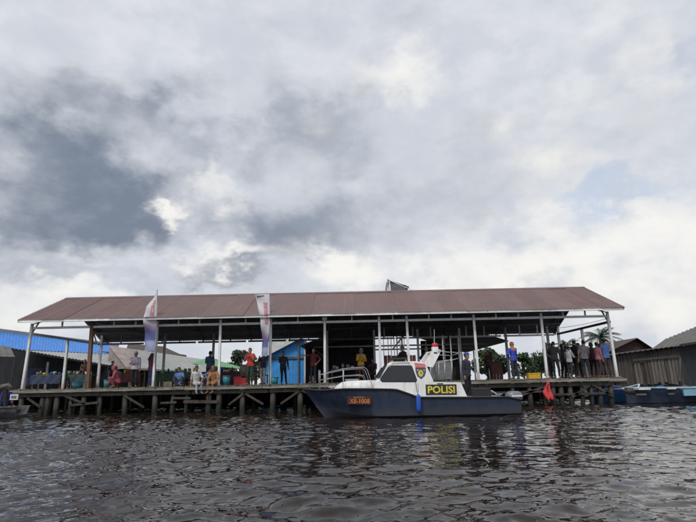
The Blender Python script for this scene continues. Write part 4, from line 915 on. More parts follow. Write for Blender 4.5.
# ------------------------------------------------------------------ things standing on the dock
def tub(name, px, Y, w, h, m, label, cat, z=DECK, rim=True):
    p = at(px, 380, Y); t = thing(name, (p.x, Y, z), label, cat); r = w / 2
    MB().path([(p.x, Y, z), (p.x, Y, z + h), (p.x, Y, z + h), (p.x, Y, z + h * .1)], [r * .82, r, r * .92, r * .76], 18).build('body', m, t, True)
    if rim: MB().path([(p.x + (r + .005) * math.cos(2 * PI * k / 18), Y + (r + .005) * math.sin(2 * PI * k / 18), z + h) for k in range(19)], .016, 6).build('rim', m, t, True)
def crate(name, px, Y, w, d, h, m, label, cat, z=DECK):
    p = at(px, 380, Y); t = thing(name, (p.x, Y, z), label, cat); x = p.x
    mb = MB(); b = .02
    mb.box(x - w / 2, x + w / 2, Y, Y + d, z, z + b); mb.box(x - w / 2, x + w / 2, Y, Y + b, z + b, z + h); mb.box(x - w / 2, x + w / 2, Y + d - b, Y + d, z + b, z + h)
    mb.box(x - w / 2, x - w / 2 + b, Y + b, Y + d - b, z + b, z + h); mb.box(x + w / 2 - b, x + w / 2, Y + b, Y + d - b, z + b, z + h); mb.build('body', m, t)
    MB().box(x - w / 2 - .015, x + w / 2 + .015, Y - .015, Y + .0, z + h - .05, z + h + .003).build('rim', m, t)
    for k in range(3): MB().box(x - w * .4 + k * w * .3, x - w * .4 + k * w * .3 + w * .2, Y - .008, Y, z + .08, z + h - .1).build('side_rib', m, t)
tub('blue_barrel', 226.5, 24.4, .36, .42, TEAL, 'teal-blue plastic tub just right of the post by the seated orange figure', 'tub')
crate('red_crate', 237.5, 24.6, .34, .3, .36, REDP, 'red plastic crate left of the red-shirted man, the farther left of two', 'crate')
crate('red_crate', 243.5, 24.3, .22, .3, .3, REDP, 'small red plastic crate at the feet of the red-shirted man', 'crate')
tub('woven_basket', 244.5, 25.6, .5, .5, BASK, 'grey woven basket behind the red-shirted man, at his right elbow', 'basket', DECK + .45)
tub('woven_basket', 262, 25.2, .42, .5, BASK, 'pale woven basket between the red-shirted man and the right banner', 'basket', DECK + .45)
for px, Y in ((244.5, 25.6), (262, 25.2)):
    p = at(px, 380, Y); t = thing('low_table', (p.x, Y, DECK), 'low dark wooden table under the basket ' + ('behind the red-shirted man' if px < 250 else 'beside the right banner'), 'table')
    MB().box(p.x - .35, p.x + .35, Y - .3, Y + .3, DECK + .40, DECK + .445).build('top', BROWN, t)
    for sx in (-.3, .3):
        for sy in (-.25, .25): MB().box(p.x + sx - .025, p.x + sx + .025, Y + sy - .025, Y + sy + .025, DECK, DECK + .40).build('leg', BROWN, t)
tub('blue_tub', 274, 24.2, .42, .3, TEAL, 'light blue plastic tub right of the right banner', 'tub')
crate('yellow_box', 535, 24.3, .56, .34, .26, YELL, 'yellow plastic box lying on the dock right of the blue-shirted woman', 'box')
tub('blue_tub', 108, 24.6, .36, .36, TEAL, 'blue plastic tub beside the crouching person in pink', 'tub')
tub('blue_tub', 78, 25.2, .5, .28, TEAL, 'low teal tub on the dock left of the brown post', 'tub')
crate('white_box', 352, 24.8, .62, .35, .16, CLOTHW, 'flat white foam box on the dock left of the yellow-shirted woman', 'box')
tub('cooking_pot', 312.5, 25.4, .3, .34, GALV, 'small metal pot on the dock beside the maroon-shirted man', 'pot')
def goods_table():
    Y = 27.2; a_, b_ = at(331, 380, Y).x, at(358, 380, Y).x
    t = thing('market_table', ((a_ + b_) / 2, Y, DECK), 'long dark market table under the shelter left of the yellow-shirted woman', 'table')
    MB().box(a_, b_, Y - .35, Y + .35, DECK + .66, DECK + .7).build('top', BROWN, t)
    for x in (a_ + .06, b_ - .06):
        for y in (Y - .28, Y + .28): MB().box(x - .035, x + .035, y - .035, y + .035, DECK, DECK + .66).build('leg', BROWN, t)
    for k, (px, r, h, m, lb) in enumerate(((334.5, .11, .16, GALV, 'steel pot at the left end of the market table'), (337, .08, .1, CLOTHW, 'white bowl second from the left on the market table'), (343, .07, .24, STAIN, 'tall steel jar in the middle of the market table'), (348, .10, .2, GALV, 'grey pot right of the tall jar on the market table'), (352.5, .09, .12, CLOTHW, 'white bowl at the right end of the market table'))):
        p = at(px, 370, Y - .1); z = DECK + .7
        o = thing('pot' if m is not CLOTHW else 'bowl', (p.x, p.y, z), lb, 'pot' if m is not CLOTHW else 'bowl')
        MB().path([(p.x, p.y, z), (p.x, p.y, z + h * .6), (p.x, p.y, z + h)], [r * .8, r, r * .95], 14).build('body', m, o, True); MB().path([(p.x, p.y, z + h), (p.x, p.y, z + h + .02), (p.x, p.y, z + h + .045)], [r * .98, r * .7, .015], 14).build('lid', m, o, True)
goods_table()
def red_cloth():
    x = at(551, 400, 22.75).x; t = thing('red_life_jacket', (x, 22.8, .2), 'bright red cloth hanging from a dock pile above the water', 'cloth')
    NU, NV = 14, 18; rows = []
    for i in range(NV + 1):
        v = i / NV; wd = .035 + .15 * min(1, v * 1.6) ** .8 - .05 * max(0, v - .55); row = []
        for j in range(NU + 1):
            u = j / NU * 2 - 1; rag = .05 * math.sin(j * 1.9) * v
            row.append((x - .02 - .07 * math.sin(v * 3.1) + .05 * v + u * wd + .012 * math.sin(v * 17 + j), 22.86 + .045 * math.sin(u * 6 + v * 2) * min(1, v * 3) - .03 * math.cos(v * 7), .96 - v * .74 + rag + .03 * u * (1 - v)))
        rows.append(row)
    mbv = MB(); mbv.loft(rows, cap=False, closed=False); ob = mbv.build('cloth', mat('red_cloth', (.60, .06, .07), .75, .3, 9), t, True)
    sm = ob.modifiers.new('thickness', 'SOLIDIFY'); sm.thickness = .02
    MB().path([(x - .05, 22.86, .9), (x + .05, 22.95, 1.02)], .012, 6).build('cord', WOOD, t)
red_cloth()
def red_stall(px, w, h, label):
    Y = 30.9; p = at(px, 380, Y); t = thing('red_stall_box', (p.x, Y, 1.08), label, 'stall box'); n = 4
    for k in range(n): MB().box(p.x - w / 2 + k * w / n, p.x - w / 2 + (k + 1) * w / n - .012, Y, Y + .03, 1.08, 1.08 + h).build('panel', REDBR, t)
    MB().box(p.x - w / 2 - .03, p.x + w / 2 + .03, Y - .05, Y + .6, 1.08 + h, 1.12 + h).build('counter', BROWN, t)
red_stall(497, .75, 1.0, 'red-brown stall front behind the white post left of the blue-shirted woman')

def stall(px, Y, w, label, goods, seed):
    r = random.Random(seed); p = at(px, 380, Y); z = DECK if Y < 30.3 else .98; t = thing('stall_table', (p.x, Y, z), label, 'stall'); h = .72
    for k in range(4): MB().box(p.x - w / 2, p.x + w / 2, Y + k * .17, Y + k * .17 + .155, z + h - .035, z + h + r.uniform(-.003, .003)).build('board', WOOD, t)
    for sx in (-1, 1):
        for y in (Y + .06, Y + .6): MB().box(p.x + sx * (w / 2 - .08) - .03, p.x + sx * (w / 2 - .08) + .03, y - .03, y + .03, z, z + h - .035).build('leg', BROWN, t)
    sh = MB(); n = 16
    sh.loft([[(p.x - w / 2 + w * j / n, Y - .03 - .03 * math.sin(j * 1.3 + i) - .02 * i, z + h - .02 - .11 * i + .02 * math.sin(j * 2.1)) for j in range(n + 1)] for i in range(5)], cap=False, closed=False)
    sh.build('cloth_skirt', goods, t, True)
    x = p.x - w / 2 + .12
    while x < p.x + w / 2 - .1:
        q = r.uniform(.10, .2); hh = r.uniform(.08, .26); m = r.choice((BLUEB, REDP, CLOTHW, YELL, GREENR, GALV, BASK, TEAL)); yy = Y + r.uniform(.15, .4)
        MB().path([(x, yy, z + h), (x, yy, z + h + hh * .8), (x, yy, z + h + hh)], [q * .45, q * .5, q * .36], 10).build('goods', m, t, True); x += q + r.uniform(.02, .12)
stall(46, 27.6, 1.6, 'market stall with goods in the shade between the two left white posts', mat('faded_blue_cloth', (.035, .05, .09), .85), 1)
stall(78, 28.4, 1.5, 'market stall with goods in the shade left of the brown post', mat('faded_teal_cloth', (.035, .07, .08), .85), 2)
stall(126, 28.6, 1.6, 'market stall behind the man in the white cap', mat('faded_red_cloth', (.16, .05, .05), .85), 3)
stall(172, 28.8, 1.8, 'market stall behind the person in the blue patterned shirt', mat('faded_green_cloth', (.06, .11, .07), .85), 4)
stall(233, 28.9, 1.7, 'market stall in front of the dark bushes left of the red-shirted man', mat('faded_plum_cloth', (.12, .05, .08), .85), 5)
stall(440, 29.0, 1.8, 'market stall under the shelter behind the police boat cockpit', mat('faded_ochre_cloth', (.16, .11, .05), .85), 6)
def hanging(px, py, Y, w, h, c, label):
    p = at(px, py, Y); t = thing('hanging_cloth', (p.x, Y, p.z - h), label, 'cloth'); n = 14
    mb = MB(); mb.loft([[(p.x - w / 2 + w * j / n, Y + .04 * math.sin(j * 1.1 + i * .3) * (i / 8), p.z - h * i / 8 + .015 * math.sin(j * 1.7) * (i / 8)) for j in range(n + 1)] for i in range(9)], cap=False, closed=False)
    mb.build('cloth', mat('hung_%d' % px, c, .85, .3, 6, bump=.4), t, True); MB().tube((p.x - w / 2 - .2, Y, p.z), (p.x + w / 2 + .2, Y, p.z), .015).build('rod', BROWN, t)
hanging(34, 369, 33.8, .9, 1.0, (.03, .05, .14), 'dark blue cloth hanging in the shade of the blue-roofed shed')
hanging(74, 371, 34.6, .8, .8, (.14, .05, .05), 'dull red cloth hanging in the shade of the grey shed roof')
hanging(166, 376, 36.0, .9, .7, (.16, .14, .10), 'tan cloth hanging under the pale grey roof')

# ------------------------------------------------------------------ people
ARMS = {  # elbow, wrist of the right-hand side (+x) in the standing frame, facing -y
    'down': ((.235, .02, 1.13), (.25, -.05, .88)), 'phone': ((.23, -.14, 1.15), (.07, -.29, 1.42)), 'cross': ((.24, -.06, 1.13), (.02, -.21, 1.14)),
    'up': ((.36, -.10, 1.42), (.30, -.20, 1.68)), 'hip': ((.37, .07, 1.17), (.19, -.04, 1.0)), 'fwd': ((.24, -.13, 1.15), (.17, -.37, 1.12)),
    'knee': ((.25, -.16, 1.16), (.18, -.40, 1.03)), 'point': ((.34, -.16, 1.36), (.52, -.34, 1.42)), 'lean': ((.34, .14, 1.20), (.36, .24, .95))}
SKINS = [mat('brown_skin', (.32, .18, .115), .55, .1, 8), mat('tan_skin', (.38, .23, .155), .55, .1, 8)]
HAIR = mat('black_hair', (.012, .011, .011), .5, .3, 20); EYE = mat('dark_eye', (.02, .015, .012), .3); LIP = mat('lip', (.22, .08, .07), .5)
def cloth(c):
    nm = 'cloth_%d_%d_%d' % tuple(int(q * 999) for q in c)
    if nm in MATS: return MATS[nm]
    m = mat(nm, c, .88, .3, 5, bump=.8, bscale=9, dirt=tuple(q * .6 for q in c), dscale=7, damt=.6)
    h = int(sum(c) * 9973) % 4
    if h < 2:
        t = NT(m.node_tree); p = m.node_tree.nodes['Principled BSDF']; old = p.inputs['Base Color'].links[0].from_socket
        geo = t.n('ShaderNodeNewGeometry').outputs['Position']; sp = t.n('ShaderNodeSeparateXYZ'); t.put(sp.inputs[0], geo)
        f = t.smooth(t.m('SINE', t.m('MULTIPLY', sp.outputs[2], 95 if h else 60)), .3, .6)
        if h == 0: f = t.m('MAXIMUM', f, t.smooth(t.m('SINE', t.m('MULTIPLY', sp.outputs[0], 60)), .3, .6))
        t.put(p.inputs['Base Color'], t.mix(t.m('MULTIPLY', f, .4), old, tuple(min(.7, q * 1.5 + .06) for q in c)))
    return m

def skeleton(pose, arms, lean=0.0, headtilt=0.0, seed=0):
    J = {}; r = random.Random(seed)
    if pose == 'stand':
        hip = Vector((0, 0, .90))
        for s, n in ((1, 'R'), (-1, 'L')):
            J['hip' + n] = Vector((s * .085, 0, .90)); J['knee' + n] = Vector((s * .10, -.03 if s > 0 else .0, .49)); J['ank' + n] = Vector((s * .115, .02 + (.03 if s < 0 else 0), .085)); J['toe' + n] = Vector((s * .15, -.14 + (.03 if s < 0 else 0), .03))
    elif pose == 'walk':
        hip = Vector((0, 0, .89))
        for s, n in ((1, 'R'), (-1, 'L')):
            J['hip' + n] = Vector((s * .085, 0, .89)); J['knee' + n] = Vector((s * .09, -.16 if s > 0 else .02, .50)); J['ank' + n] = Vector((s * .09, -.16 if s > 0 else .24, .085 if s > 0 else .13)); J['toe' + n] = Vector((s * .1, -.32 if s > 0 else .10, .03))
    elif pose == 'sit':      # seat level z = 0, lower legs hang over the edge
        hip = Vector((0, 0, .11))
        for s, n in ((1, 'R'), (-1, 'L')):
            J['hip' + n] = Vector((s * .09, 0, .10)); J['knee' + n] = Vector((s * .12, -.42, .09)); J['ank' + n] = Vector((s * .13, -.46 + (.05 if s > 0 else 0), -.30)); J['toe' + n] = Vector((s * .14, -.62, -.36))
    elif pose == 'floor':    # sitting on the floor, knees drawn up
        hip = Vector((0, .12, .11))
        for s, n in ((1, 'R'), (-1, 'L')):
            J['hip' + n] = Vector((s * .09, .12, .10)); J['knee' + n] = Vector((s * .19, -.22, .42)); J['ank' + n] = Vector((s * .15, -.40, .08)); J['toe' + n] = Vector((s * .17, -.56, .03))
    else:                    # squat
        hip = Vector((0, .14, .26))
        for s, n in ((1, 'R'), (-1, 'L')):
            J['hip' + n] = Vector((s * .09, .14, .25)); J['knee' + n] = Vector((s * .19, -.24, .46)); J['ank' + n] = Vector((s * .14, -.04, .085)); J['toe' + n] = Vector((s * .17, -.21, .03))
    if pose in ('stand', 'walk'):
        sh = r.uniform(-.04, .04); hip.x += sh
        for n in 'RL':
            J['hip' + n].x += sh; k_ = r.uniform(-.04, .03); J['knee' + n] += Vector((r.uniform(-.015, .015), k_, 0)); dx_ = Vector((r.uniform(-.04, .04), r.uniform(-.07, .07), 0)); J['ank' + n] += dx_; J['toe' + n] += dx_
    Rm = Matrix.Rotation(lean, 3, 'X'); off = hip - Rm @ Vector((0, 0, .90))
    Rm = Matrix.Rotation(r.uniform(-.06, .06), 3, 'Y') @ Matrix.Rotation(r.uniform(-.2, .2), 3, 'Z') @ Rm; off = hip - Rm @ Vector((0, 0, .90))
    def up(v): return Rm @ Vector(v) + off
    for k, z in (('pel', .93), ('waist', 1.08), ('chest', 1.27), ('sho', 1.40), ('neck', 1.46), ('nape', 1.53)): J[k] = up((0, 0, z))
    Rh = Rm @ Matrix.Rotation(r.uniform(-.5, .5), 3, 'Z') @ Matrix.Rotation(headtilt + r.uniform(-.05, .2), 3, 'X'); J['head'] = J['nape'] + Rh @ Vector((0, -.02, .085)); J['Rh'] = Rh; J['Rm'] = Rm
    for s, n, ar in ((1, 'R', arms[0]), (-1, 'L', arms[1])):
        e_, w_ = ARMS[ar]; e_ = [q + r.uniform(-.025, .025) for q in e_]; w_ = [q + r.uniform(-.03, .03) for q in w_]; J['sh' + n] = up((s * .175, 0, 1.395)); J['el' + n] = up((s * e_[0], e_[1], e_[2])); J['wr' + n] = up((s * w_[0], w_[1], w_[2]))
    return J

def body_prims(J, fem):
    mb = MB(); seg = []
    def limb(p, q, r0, r1, lab):
        mb.path([p, p.lerp(q, .35), q], [r0, r0 * .62 + r1 * .42, r1], 12); mb.ell(p, (r0,) * 3, 12, 8); mb.ell(q, (r1,) * 3, 12, 8); seg.append((p, q, (r0 + r1) / 2, lab))
    Rm = J['Rm']; rings = []
    def ring(c, rx, ry): rings.append([c + Rm @ Vector((rx * math.cos(2 * PI * j / 20), ry * math.sin(2 * PI * j / 20), 0)) for j in range(20)])
    pel = J['pel']; dn = Rm @ Vector((0, 0, -1))
    hipw = .175 if fem else .16
    ring(pel + dn * .11, hipw * .72, .085); ring(pel + dn * .06, hipw, .115); ring(pel, hipw * .98, .118); ring(J['waist'], .135 if fem else .145, .098); ring(J['chest'], .16, .118); ring(J['sho'] + dn * .04, .172, .105); ring(J['sho'] + dn * -.02, .12, .075); ring(J['neck'], .062, .06)
    mb.loft(rings); seg.append((pel + dn * .12, pel + dn * -.02, .11, 'pel')); seg.append((J['waist'] + dn * .06, J['sho'], .115, 'torso'))
    limb(J['neck'] + dn * .04, J['nape'] + (J['head'] - J['nape']) * .3, .056, .05, 'neck')
    h = J['head']; Rh = J['Rh']
    def hp(x, y, z): return h + Rh @ Vector((x, y, z))
    rg = []     # head: skull and jaw lofted, chin forward
    for z, rx, ry, cy in ((-.115, .028, .03, -.045), (-.10, .046, .05, -.035), (-.06, .062, .076, -.015), (-.01, .071, .088, 0), (.04, .075, .094, .006), (.08, .066, .083, .008), (.108, .042, .055, .008), (.12, .012, .018, .008)):
        rg.append([hp(rx * math.cos(2 * PI * j / 18), cy + ry * math.sin(2 * PI * j / 18), z) for j in range(18)])
    mb.loft(rg); mb.path([hp(0, -.082, .012), hp(0, -.104, -.022), hp(0, -.088, -.034)], [.010, .017, .012], 8)
    for s in (-1, 1): mb.ell(hp(s * .076, .008, -.012), (.012, .022, .03), 8, 6)
    seg.append((hp(0, 0, -.05), hp(0, .005, .04), .08, 'head'))
    for n in 'RL':
        limb(J['hip' + n], J['knee' + n], .088 if fem else .082, .054, 'thigh'); limb(J['knee' + n], J['ank' + n], .054, .037, 'shin')
        a_, t_ = J['ank' + n], J['toe' + n]; hl = a_ + (a_ - t_).normalized() * .045; hl.z = t_.z + .012
        mb.path([hl, (hl + t_) / 2 + Vector((0, 0, .015)), t_], [.034, .042, .026], 10); mb.ell(t_, (.038, .045, .024), 10, 6); mb.ell(hl, (.034,) * 3, 10, 6); seg.append((hl, t_, .035, 'foot'))
        limb(J['sh' + n], J['el' + n], .052, .040, 'uarm'); limb(J['el' + n], J['wr' + n], .039, .026, 'farm')
        d = (J['wr' + n] - J['el' + n]).normalized(); w = J['wr' + n]
        mb.path([w, w + d * .04, w + d * .09], [.026, .036, .034], 10); seg.append((w + d * .025, w + d * .10, .035, 'hand'))
    return mb, seg, hp

def fingers(mb, J):
    for s, n in ((1, 'R'), (-1, 'L')):
        w = J['wr' + n]; d = (w - J['el' + n]).normalized(); sd_ = d.cross(Vector((0, 0, 1)))
        sd_ = sd_.normalized() if sd_.length > .2 else d.cross(Vector((0, 1, 0))).normalized(); pl = sd_.cross(d).normalized()
        for k, ln in enumerate((.066, .076, .070, .054)):
            b = w + d * .082 + sd_ * (k - 1.5) * .0185
            mb.path([b, b + d * ln * .5 - pl * .004, b + d * ln * .8 - pl * ln * .28, b + d * ln - pl * ln * .6], [.0095, .009, .0085, .006], 6)
        b = w + d * .03 - sd_ * .03; mb.path([b, b + d * .028 - sd_ * .022, b + d * .062 - sd_ * .024 - pl * .015], [.012, .011, .007], 6)

PEOPLE = []
def person(px, Y, label, H=1.6, pose='stand', arms=('down', 'down'), rot=0, shirt=(.2, .2, .2), legs=(.03, .03, .035), short=False, sleeve=False, head='hair', headcol=None, fem=False, lean=0, tilt=0, z=DECK, skin=0, skirt=False):
    PEOPLE.append(dict(locals()))

def make_people():
    tmp = []
    for P in PEOPLE:
        J = skeleton(P['pose'], P['arms'], P['lean'], P['tilt'], int(P['px'] * 10)); mb, seg, hp = body_prims(J, P['fem'])
        me = mb.mesh('tmp', SKINS[0]); o = bpy.data.objects.new('tmp', me); COL.objects.link(o)
        rm = o.modifiers.new('r', 'REMESH'); rm.mode = 'VOXEL'; rm.voxel_size = .0165; sm = o.modifiers.new('s', 'SMOOTH'); sm.factor = .5; sm.iterations = 3
        tmp.append((P, J, seg, hp, o))
    dg = bpy.context.evaluated_depsgraph_get(); done = []
    for P, J, seg, hp, o in tmp:
        ev = o.evaluated_get(dg); me = ev.to_mesh(); n = len(me.vertices)
        co = np.empty(n * 3); me.vertices.foreach_get('co', co); no = np.empty(n * 3); me.vertices.foreach_get('normal', no)
        fs = [tuple(p.vertices) for p in me.polygons]; done.append((P, J, seg, hp, co.reshape(-1, 3), no.reshape(-1, 3), fs)); ev.to_mesh_clear()
    for *_, o in tmp: m = o.data; bpy.data.objects.remove(o); bpy.data.meshes.remove(m)
    for P, J, seg, hp, co, no, fs in done: finish_person(P, J, seg, hp, co, no, fs)

def finish_person(P, J, seg, hp, co, no, fs):
    labs = [s[3] for s in seg]; D = np.empty((len(seg), len(co)))
    for i, (p, q, r, l) in enumerate(seg):
        p, q = np.array(p), np.array(q); d = q - p; t = np.clip(((co - p) @ d) / (d @ d), 0, 1); D[i] = np.linalg.norm(co - (p + t[:, None] * d), axis=1) - r
    lab = np.array(labs)[D.argmin(0)]
    S = P['H'] / 1.72; X = at(P['px'], 366, P['Y']).x; R = Matrix.Rotation(math.radians(P['rot']), 4, 'Z'); M = Matrix.Translation((X, P['Y'], P['z'])) @ R @ Matrix.Scale(S, 4)
    Mn = np.array(M)
    def W(a_): return a_ @ Mn[:3, :3].T + Mn[:3, 3]
    t = thing('person', (X, P['Y'], P['z']), P['label'], 'person', 'people on the dock')
    # body with eyes, mouth and fingers
    mb = MB(); mb.add(co, fs); fingers(mb, J)
    for s in (-1, 1): mb.ell(hp(s * .031, -.078, .008), (.013, .008, .007), 8, 6, 1)
    mb.ell(hp(0, -.083, -.062), (.024, .008, .007), 8, 6, 2)
    mb.v = [tuple(v) for v in W(np.array(mb.v))]
    me = bpy.data.meshes.new('body'); me.from_pydata(mb.v, [], mb.f)
    for m in (SKINS[P['skin']], EYE, LIP): me.materials.append(m)
    me.polygons.foreach_set('material_index', mb.mi); me.polygons.foreach_set('use_smooth', [True] * len(me.polygons)); link('body', me, t)
    wr = np.sin(co[:, 2] * 47 + co[:, 0] * 23) * np.sin(co[:, 0] * 31 + co[:, 1] * 37 + co[:, 2] * 12)
    def shell(name, mask, off, m, extra=None):
        use = [f for f in fs if all(mask[i] for i in f)]
        if not use: return
        ids = sorted({i for f in use for i in f}); mp = {k: j for j, k in enumerate(ids)}; ids = np.array(ids)
        v = co[ids] + no[ids] * (off + .005 * wr[ids])[:, None]
        if extra is not None: v = extra(v)
        k = MB(); k.v = [tuple(a_) for a_ in W(v)]; k.f = [tuple(mp[i] for i in f) for f in use]; k.mi = [0] * len(use)
        me = bpy.data.meshes.new(name); me.from_pydata(k.v, [], k.f); me.materials.append(m); me.polygons.foreach_set('use_smooth', [True] * len(use)); link(name, me, t)
    top = ['torso', 'uarm'] + (['farm'] if P['sleeve'] else [])
    Rm = np.array(J['Rm']); pel = np.array(J['pel']); hz = (co - pel) @ Rm[:, 2]
    shirt = np.isin(lab, top) | (np.isin(lab, ['pel', 'thigh']) & (hz > -.07) & (np.abs(hz) < .2)) | ((lab == 'neck') & (hz < .50))
    shell('shirt', shirt, .017, cloth(P['shirt']))
    if P['skirt']:
        rings = []
        a_ = np.array(J['pel']); zb = .12 if P['pose'] in ('stand', 'walk') else None
        if zb:
            for i in range(9):
                f = i / 8; zz = .98 * (1 - f) + zb * f
                rings.append([W(np.array([[(.165 + .075 * f) * math.cos(2 * PI * j / 28) * (1 + .05 * f * math.sin(5 * j)), (.125 + .08 * f) * math.sin(2 * PI * j / 28) * (1 + .06 * f * math.cos(4 * j)), zz]]))[0] for j in range(28)])
            MB().loft([[tuple(v) for v in r] for r in rings], cap=False).build('skirt', cloth(P['legs']), t, True)
    else:
        lm = np.isin(lab, ['pel', 'thigh'] + ([] if P['short'] else ['shin']))
        shell('shorts' if P['short'] else 'trousers', lm, .011, cloth(P['legs']))
    h = np.array(J['head']); Rh = np.array(J['Rh']); loc = (co - h) @ Rh
    face = (loc[:, 1] < -.02) & (np.abs(loc[:, 0]) < .062) & (loc[:, 2] < .065) & (loc[:, 2] > -.125)
    if P['head'] == 'scarf':
        d = np.linalg.norm(co - np.array(J['neck']), axis=1)
        shell('headscarf', ((lab == 'head') & ~face) | (lab == 'neck') | ((lab == 'torso') & (d < .19)), .026, cloth(P['headcol'] or (.3, .3, .3)))
    else:
        hm = (lab == 'head') & ((loc[:, 2] > .062) | ((loc[:, 1] > .012) & (loc[:, 2] > -.06)) | ((np.abs(loc[:, 0]) > .06) & (loc[:, 2] > .005) & (loc[:, 1] > -.03)))
        shell('hair', hm, .012, HAIR)
        if P['head'] == 'cap':
            shell('cap', (lab == 'head') & (loc[:, 2] > .055), .024, cloth(P['headcol']))
            g = MB(); pts = [hp(.085 * math.cos(q), -.07 + .11 * -math.sin(q), .062 - .02 * math.sin(q)) for q in [PI * k / 10 for k in range(11)]]
            g.prism(pts, Vector((0, 0, .008))); g.v = [tuple(v) for v in W(np.array(g.v))]; g.build('cap_brim', cloth(P['headcol']), t)
    if not P['skirt']: shell('sandals', (lab == 'foot') & (no[:, 2] < .2), .006, BLACK)

K = (.02, .02, .024); DK = (.035, .035, .045)
person(135, 24.2, 'man in white cap and pale lilac shirt standing left of the left banner', 1.6, arms=('down', 'cross'), rot=15, shirt=(.62, .55, .66), legs=K, head='cap', headcol=(.75, .75, .75))
person(151, 24.3, 'person in dark red top and blue jeans just left of the left banner pole', 1.5, arms=('up', 'down'), rot=150, shirt=(.09, .02, .03), legs=(.03, .05, .12), sleeve=True, head='scarf', headcol=(.08, .03, .04), fem=True)
person(112, 25.2, 'dark-clothed person standing behind the crouching person in pink', 1.25, arms=('fwd', 'down'), rot=60, shirt=DK, legs=K)
person(116.5, 24.0, 'crouching person in a pink-red top near the left end of the dock', 1.6, 'squat', ('knee', 'knee'), -60, (.42, .09, .13), (.30, .07, .10), sleeve=True, head='scarf', headcol=(.36, .09, .12), fem=True, lean=.35)
person(65, 28.0, 'person in dark clothes and pink headscarf half hidden by the second white post', 1.5, 'floor', ('knee', 'knee'), 40, (.05, .04, .05), DK, head='scarf', headcol=(.45, .16, .16), fem=True)
person(180, 23.9, 'person in blue patterned shirt sitting on the dock right of the left banner', 1.55, 'floor', ('knee', 'cross'), 10, (.10, .22, .50), DK, lean=.1)
person(190, 25.0, 'dark-clothed person sitting behind the edge between blue and white shirts', 1.5, 'floor', ('knee', 'knee'), 0, (.05, .05, .055), K)
person(197, 23.2, 'person in white top and pale jeans sitting with legs hanging over the dock edge', 1.6, 'sit', ('knee', 'down'), 35, (.55, .55, .54), (.34, .40, .48), lean=.15)
person(205.5, 23.9, 'person in violet-blue shirt leaning down on the dock edge', 1.6, 'floor', ('knee', 'lean'), 70, (.18, .16, .46), (.25, .22, .17), lean=.55, sleeve=True, tilt=.2)
person(215.5, 23.3, 'person in orange-brown top and bare legs sitting on the dock edge', 1.55, 'sit', ('knee', 'knee'), -15, (.33, .16, .06), (.25, .14, .07), short=True, lean=.25, fem=True, head='scarf', headcol=(.28, .14, .07))
person(209.5, 26.4, 'man in slate-blue shirt standing behind the seated people by the white post', 1.7, arms=('cross', 'down'), rot=170, shirt=(.07, .10, .17), legs=(.03, .035, .05))
person(250, 23.6, 'man in bright red shirt and dark green trousers holding hands to his face', 1.62, arms=('phone', 'phone'), rot=-8, shirt=(.55, .055, .045), legs=(.025, .06, .04))
person(263, 24.6, 'person in dark purple top left of the right banner', 1.5, arms=('fwd', 'phone'), rot=-35, shirt=(.05, .03, .08), legs=(.4, .38, .36), sleeve=True, head='scarf', headcol=(.04, .09, .11), fem=True)
person(283.5, 25.6, 'dark-clothed person standing before the blue house', 1.55, arms=('down', 'fwd'), rot=20, shirt=DK, legs=K, sleeve=True)
person(313, 24.4, 'man in maroon shirt leaning with one arm raised at the bow of the police boat', 1.6, arms=('hip', 'point'), rot=-20, shirt=(.13, .015, .025), legs=K)
person(361.5, 25.4, 'woman in yellow top and pale headscarf above the police boat bow rail', 1.6, 'stand', ('cross', 'phone'), 10, (.60, .34, .03), (.12, .06, .03), sleeve=True, head='scarf', headcol=(.50, .42, .36), fem=True)
person(372, 26.4, 'person in dark plum clothes sitting beside the woman in yellow', 1.5, 'floor', ('knee', 'knee'), -30, (.06, .025, .045), K, z=DECK + .35)
person(404, 25.2, 'man in black shirt standing behind the police boat cabin roof', 1.66, arms=('fwd', 'fwd'), rot=-50, shirt=(.025, .022, .025), legs=K)
person(427.5, 25.4, 'person in black with pale scarf behind the red beacon of the police boat', 1.6, arms=('fwd', 'hip'), rot=30, shirt=(.03, .03, .035), legs=K, head='scarf', headcol=(.4, .4, .4), fem=True, sleeve=True)
person(466.5, 17.75, 'officer in blue cap and dark uniform standing at the stern of the police boat', 1.6, arms=('hip', 'down'), rot=50, shirt=(.03, .033, .05), legs=(.015, .015, .022), sleeve=True, head='cap', headcol=(.04, .05, .32), z=.42)
person(489, 26.8, 'person in dark red-brown clothes behind the post at the police boat stern', 1.45, arms=('fwd', 'down'), rot=-40, shirt=(.09, .035, .035), legs=K, head='scarf', headcol=(.07, .04, .04), fem=True, sleeve=True)
person(514, 23.6, 'woman in bright blue tunic and orange headscarf standing alone on the dock', 1.64, arms=('hip', 'cross'), rot=-150, shirt=(.03, .06, .50), legs=(.02, .02, .05), sleeve=True, head='scarf', headcol=(.50, .20, .07), fem=True)
person(548, 25.0, 'woman in grey-blue headscarf and long dress by the right white post', 1.66, arms=('cross', 'cross'), rot=40, shirt=(.12, .14, .21), legs=(.10, .11, .17), sleeve=True, head='scarf', headcol=(.15, .17, .24), fem=True, skirt=True)
person(556, 23.8, 'black-shirted person standing just right of the grey-blue headscarf', 1.64, arms=('hip', 'down'), rot=160, shirt=K, legs=K)
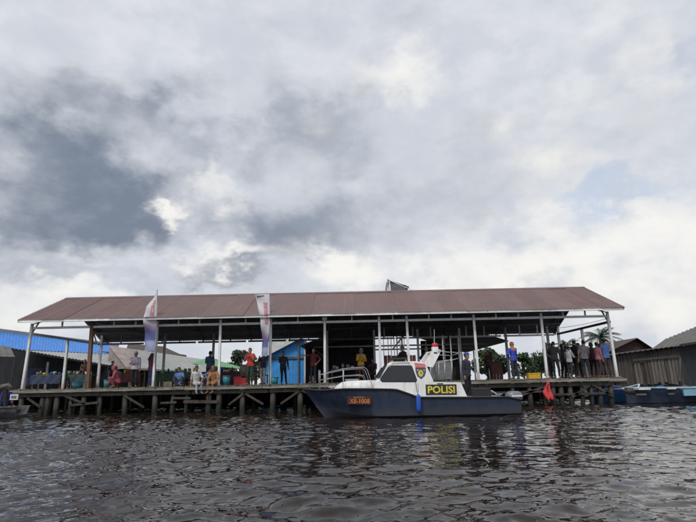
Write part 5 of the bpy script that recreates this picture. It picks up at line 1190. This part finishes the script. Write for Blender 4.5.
person(569.5, 24.1, 'shorter person in white shirt and dark trousers at the right end', 1.42, arms=('cross', 'fwd'), rot=120, shirt=(.50, .50, .51), legs=(.03, .035, .04))
person(576, 24.6, 'tall person in black between white and grey shirts at the right end', 1.74, arms=('fwd', 'down'), rot=90, shirt=(.022, .022, .026), legs=K, sleeve=True)
person(586, 23.9, 'man in grey striped shirt and black trousers at the right end', 1.68, arms=('down', 'cross'), rot=165, shirt=(.15, .15, .17), legs=K)
person(593.5, 24.8, 'person in dark maroon between the grey shirt and the pink shirt', 1.62, arms=('down', 'fwd'), rot=140, shirt=(.07, .02, .03), legs=K, sleeve=True, head='scarf', headcol=(.05, .03, .04), fem=True)
person(599, 24.0, 'person in dusty pink shirt near the right corner post', 1.58, arms=('fwd', 'down'), rot=100, shirt=(.33, .13, .16), legs=(.06, .035, .04))
person(607, 23.9, 'man in blue and pale shirt beside the right corner post', 1.72, arms=('cross', 'fwd'), rot=200, shirt=(.06, .13, .38), legs=(.05, .035, .04))
person(552, 24.4, 'person in dark blue top between the grey-blue headscarf and the black shirt', 1.58, arms=('fwd', 'cross'), rot=-70, shirt=(.03, .035, .07), legs=K, sleeve=True, head='scarf', headcol=(.05, .05, .07), fem=True)
person(564, 25.6, 'person in black headscarf half hidden behind the white-shirted person', 1.62, arms=('cross', 'down'), rot=30, shirt=(.04, .04, .05), legs=K, sleeve=True, head='scarf', headcol=(.03, .03, .035), fem=True)
person(581, 25.4, 'person in dark brown shirt half hidden between the black and grey shirts', 1.66, arms=('down', 'fwd'), rot=-120, shirt=(.07, .045, .035), legs=K)
person(603, 25.4, 'person in dark green top half hidden behind the pink shirt', 1.6, arms=('cross', 'cross'), rot=-20, shirt=(.03, .055, .045), legs=K, sleeve=True, head='scarf', headcol=(.06, .05, .05), fem=True)
person(10.5, 22.0, 'person in bright blue sitting in the grey boat at the left edge', 1.6, 'floor', ('knee', 'knee'), 50, (.025, .03, .24), (.02, .02, .03), sleeve=True, z=.42)
person(86, 29.0, 'person in brown top standing in the shade behind the brown post', 1.55, arms=('down', 'fwd'), rot=20, shirt=(.08, .04, .03), legs=K)
make_people()
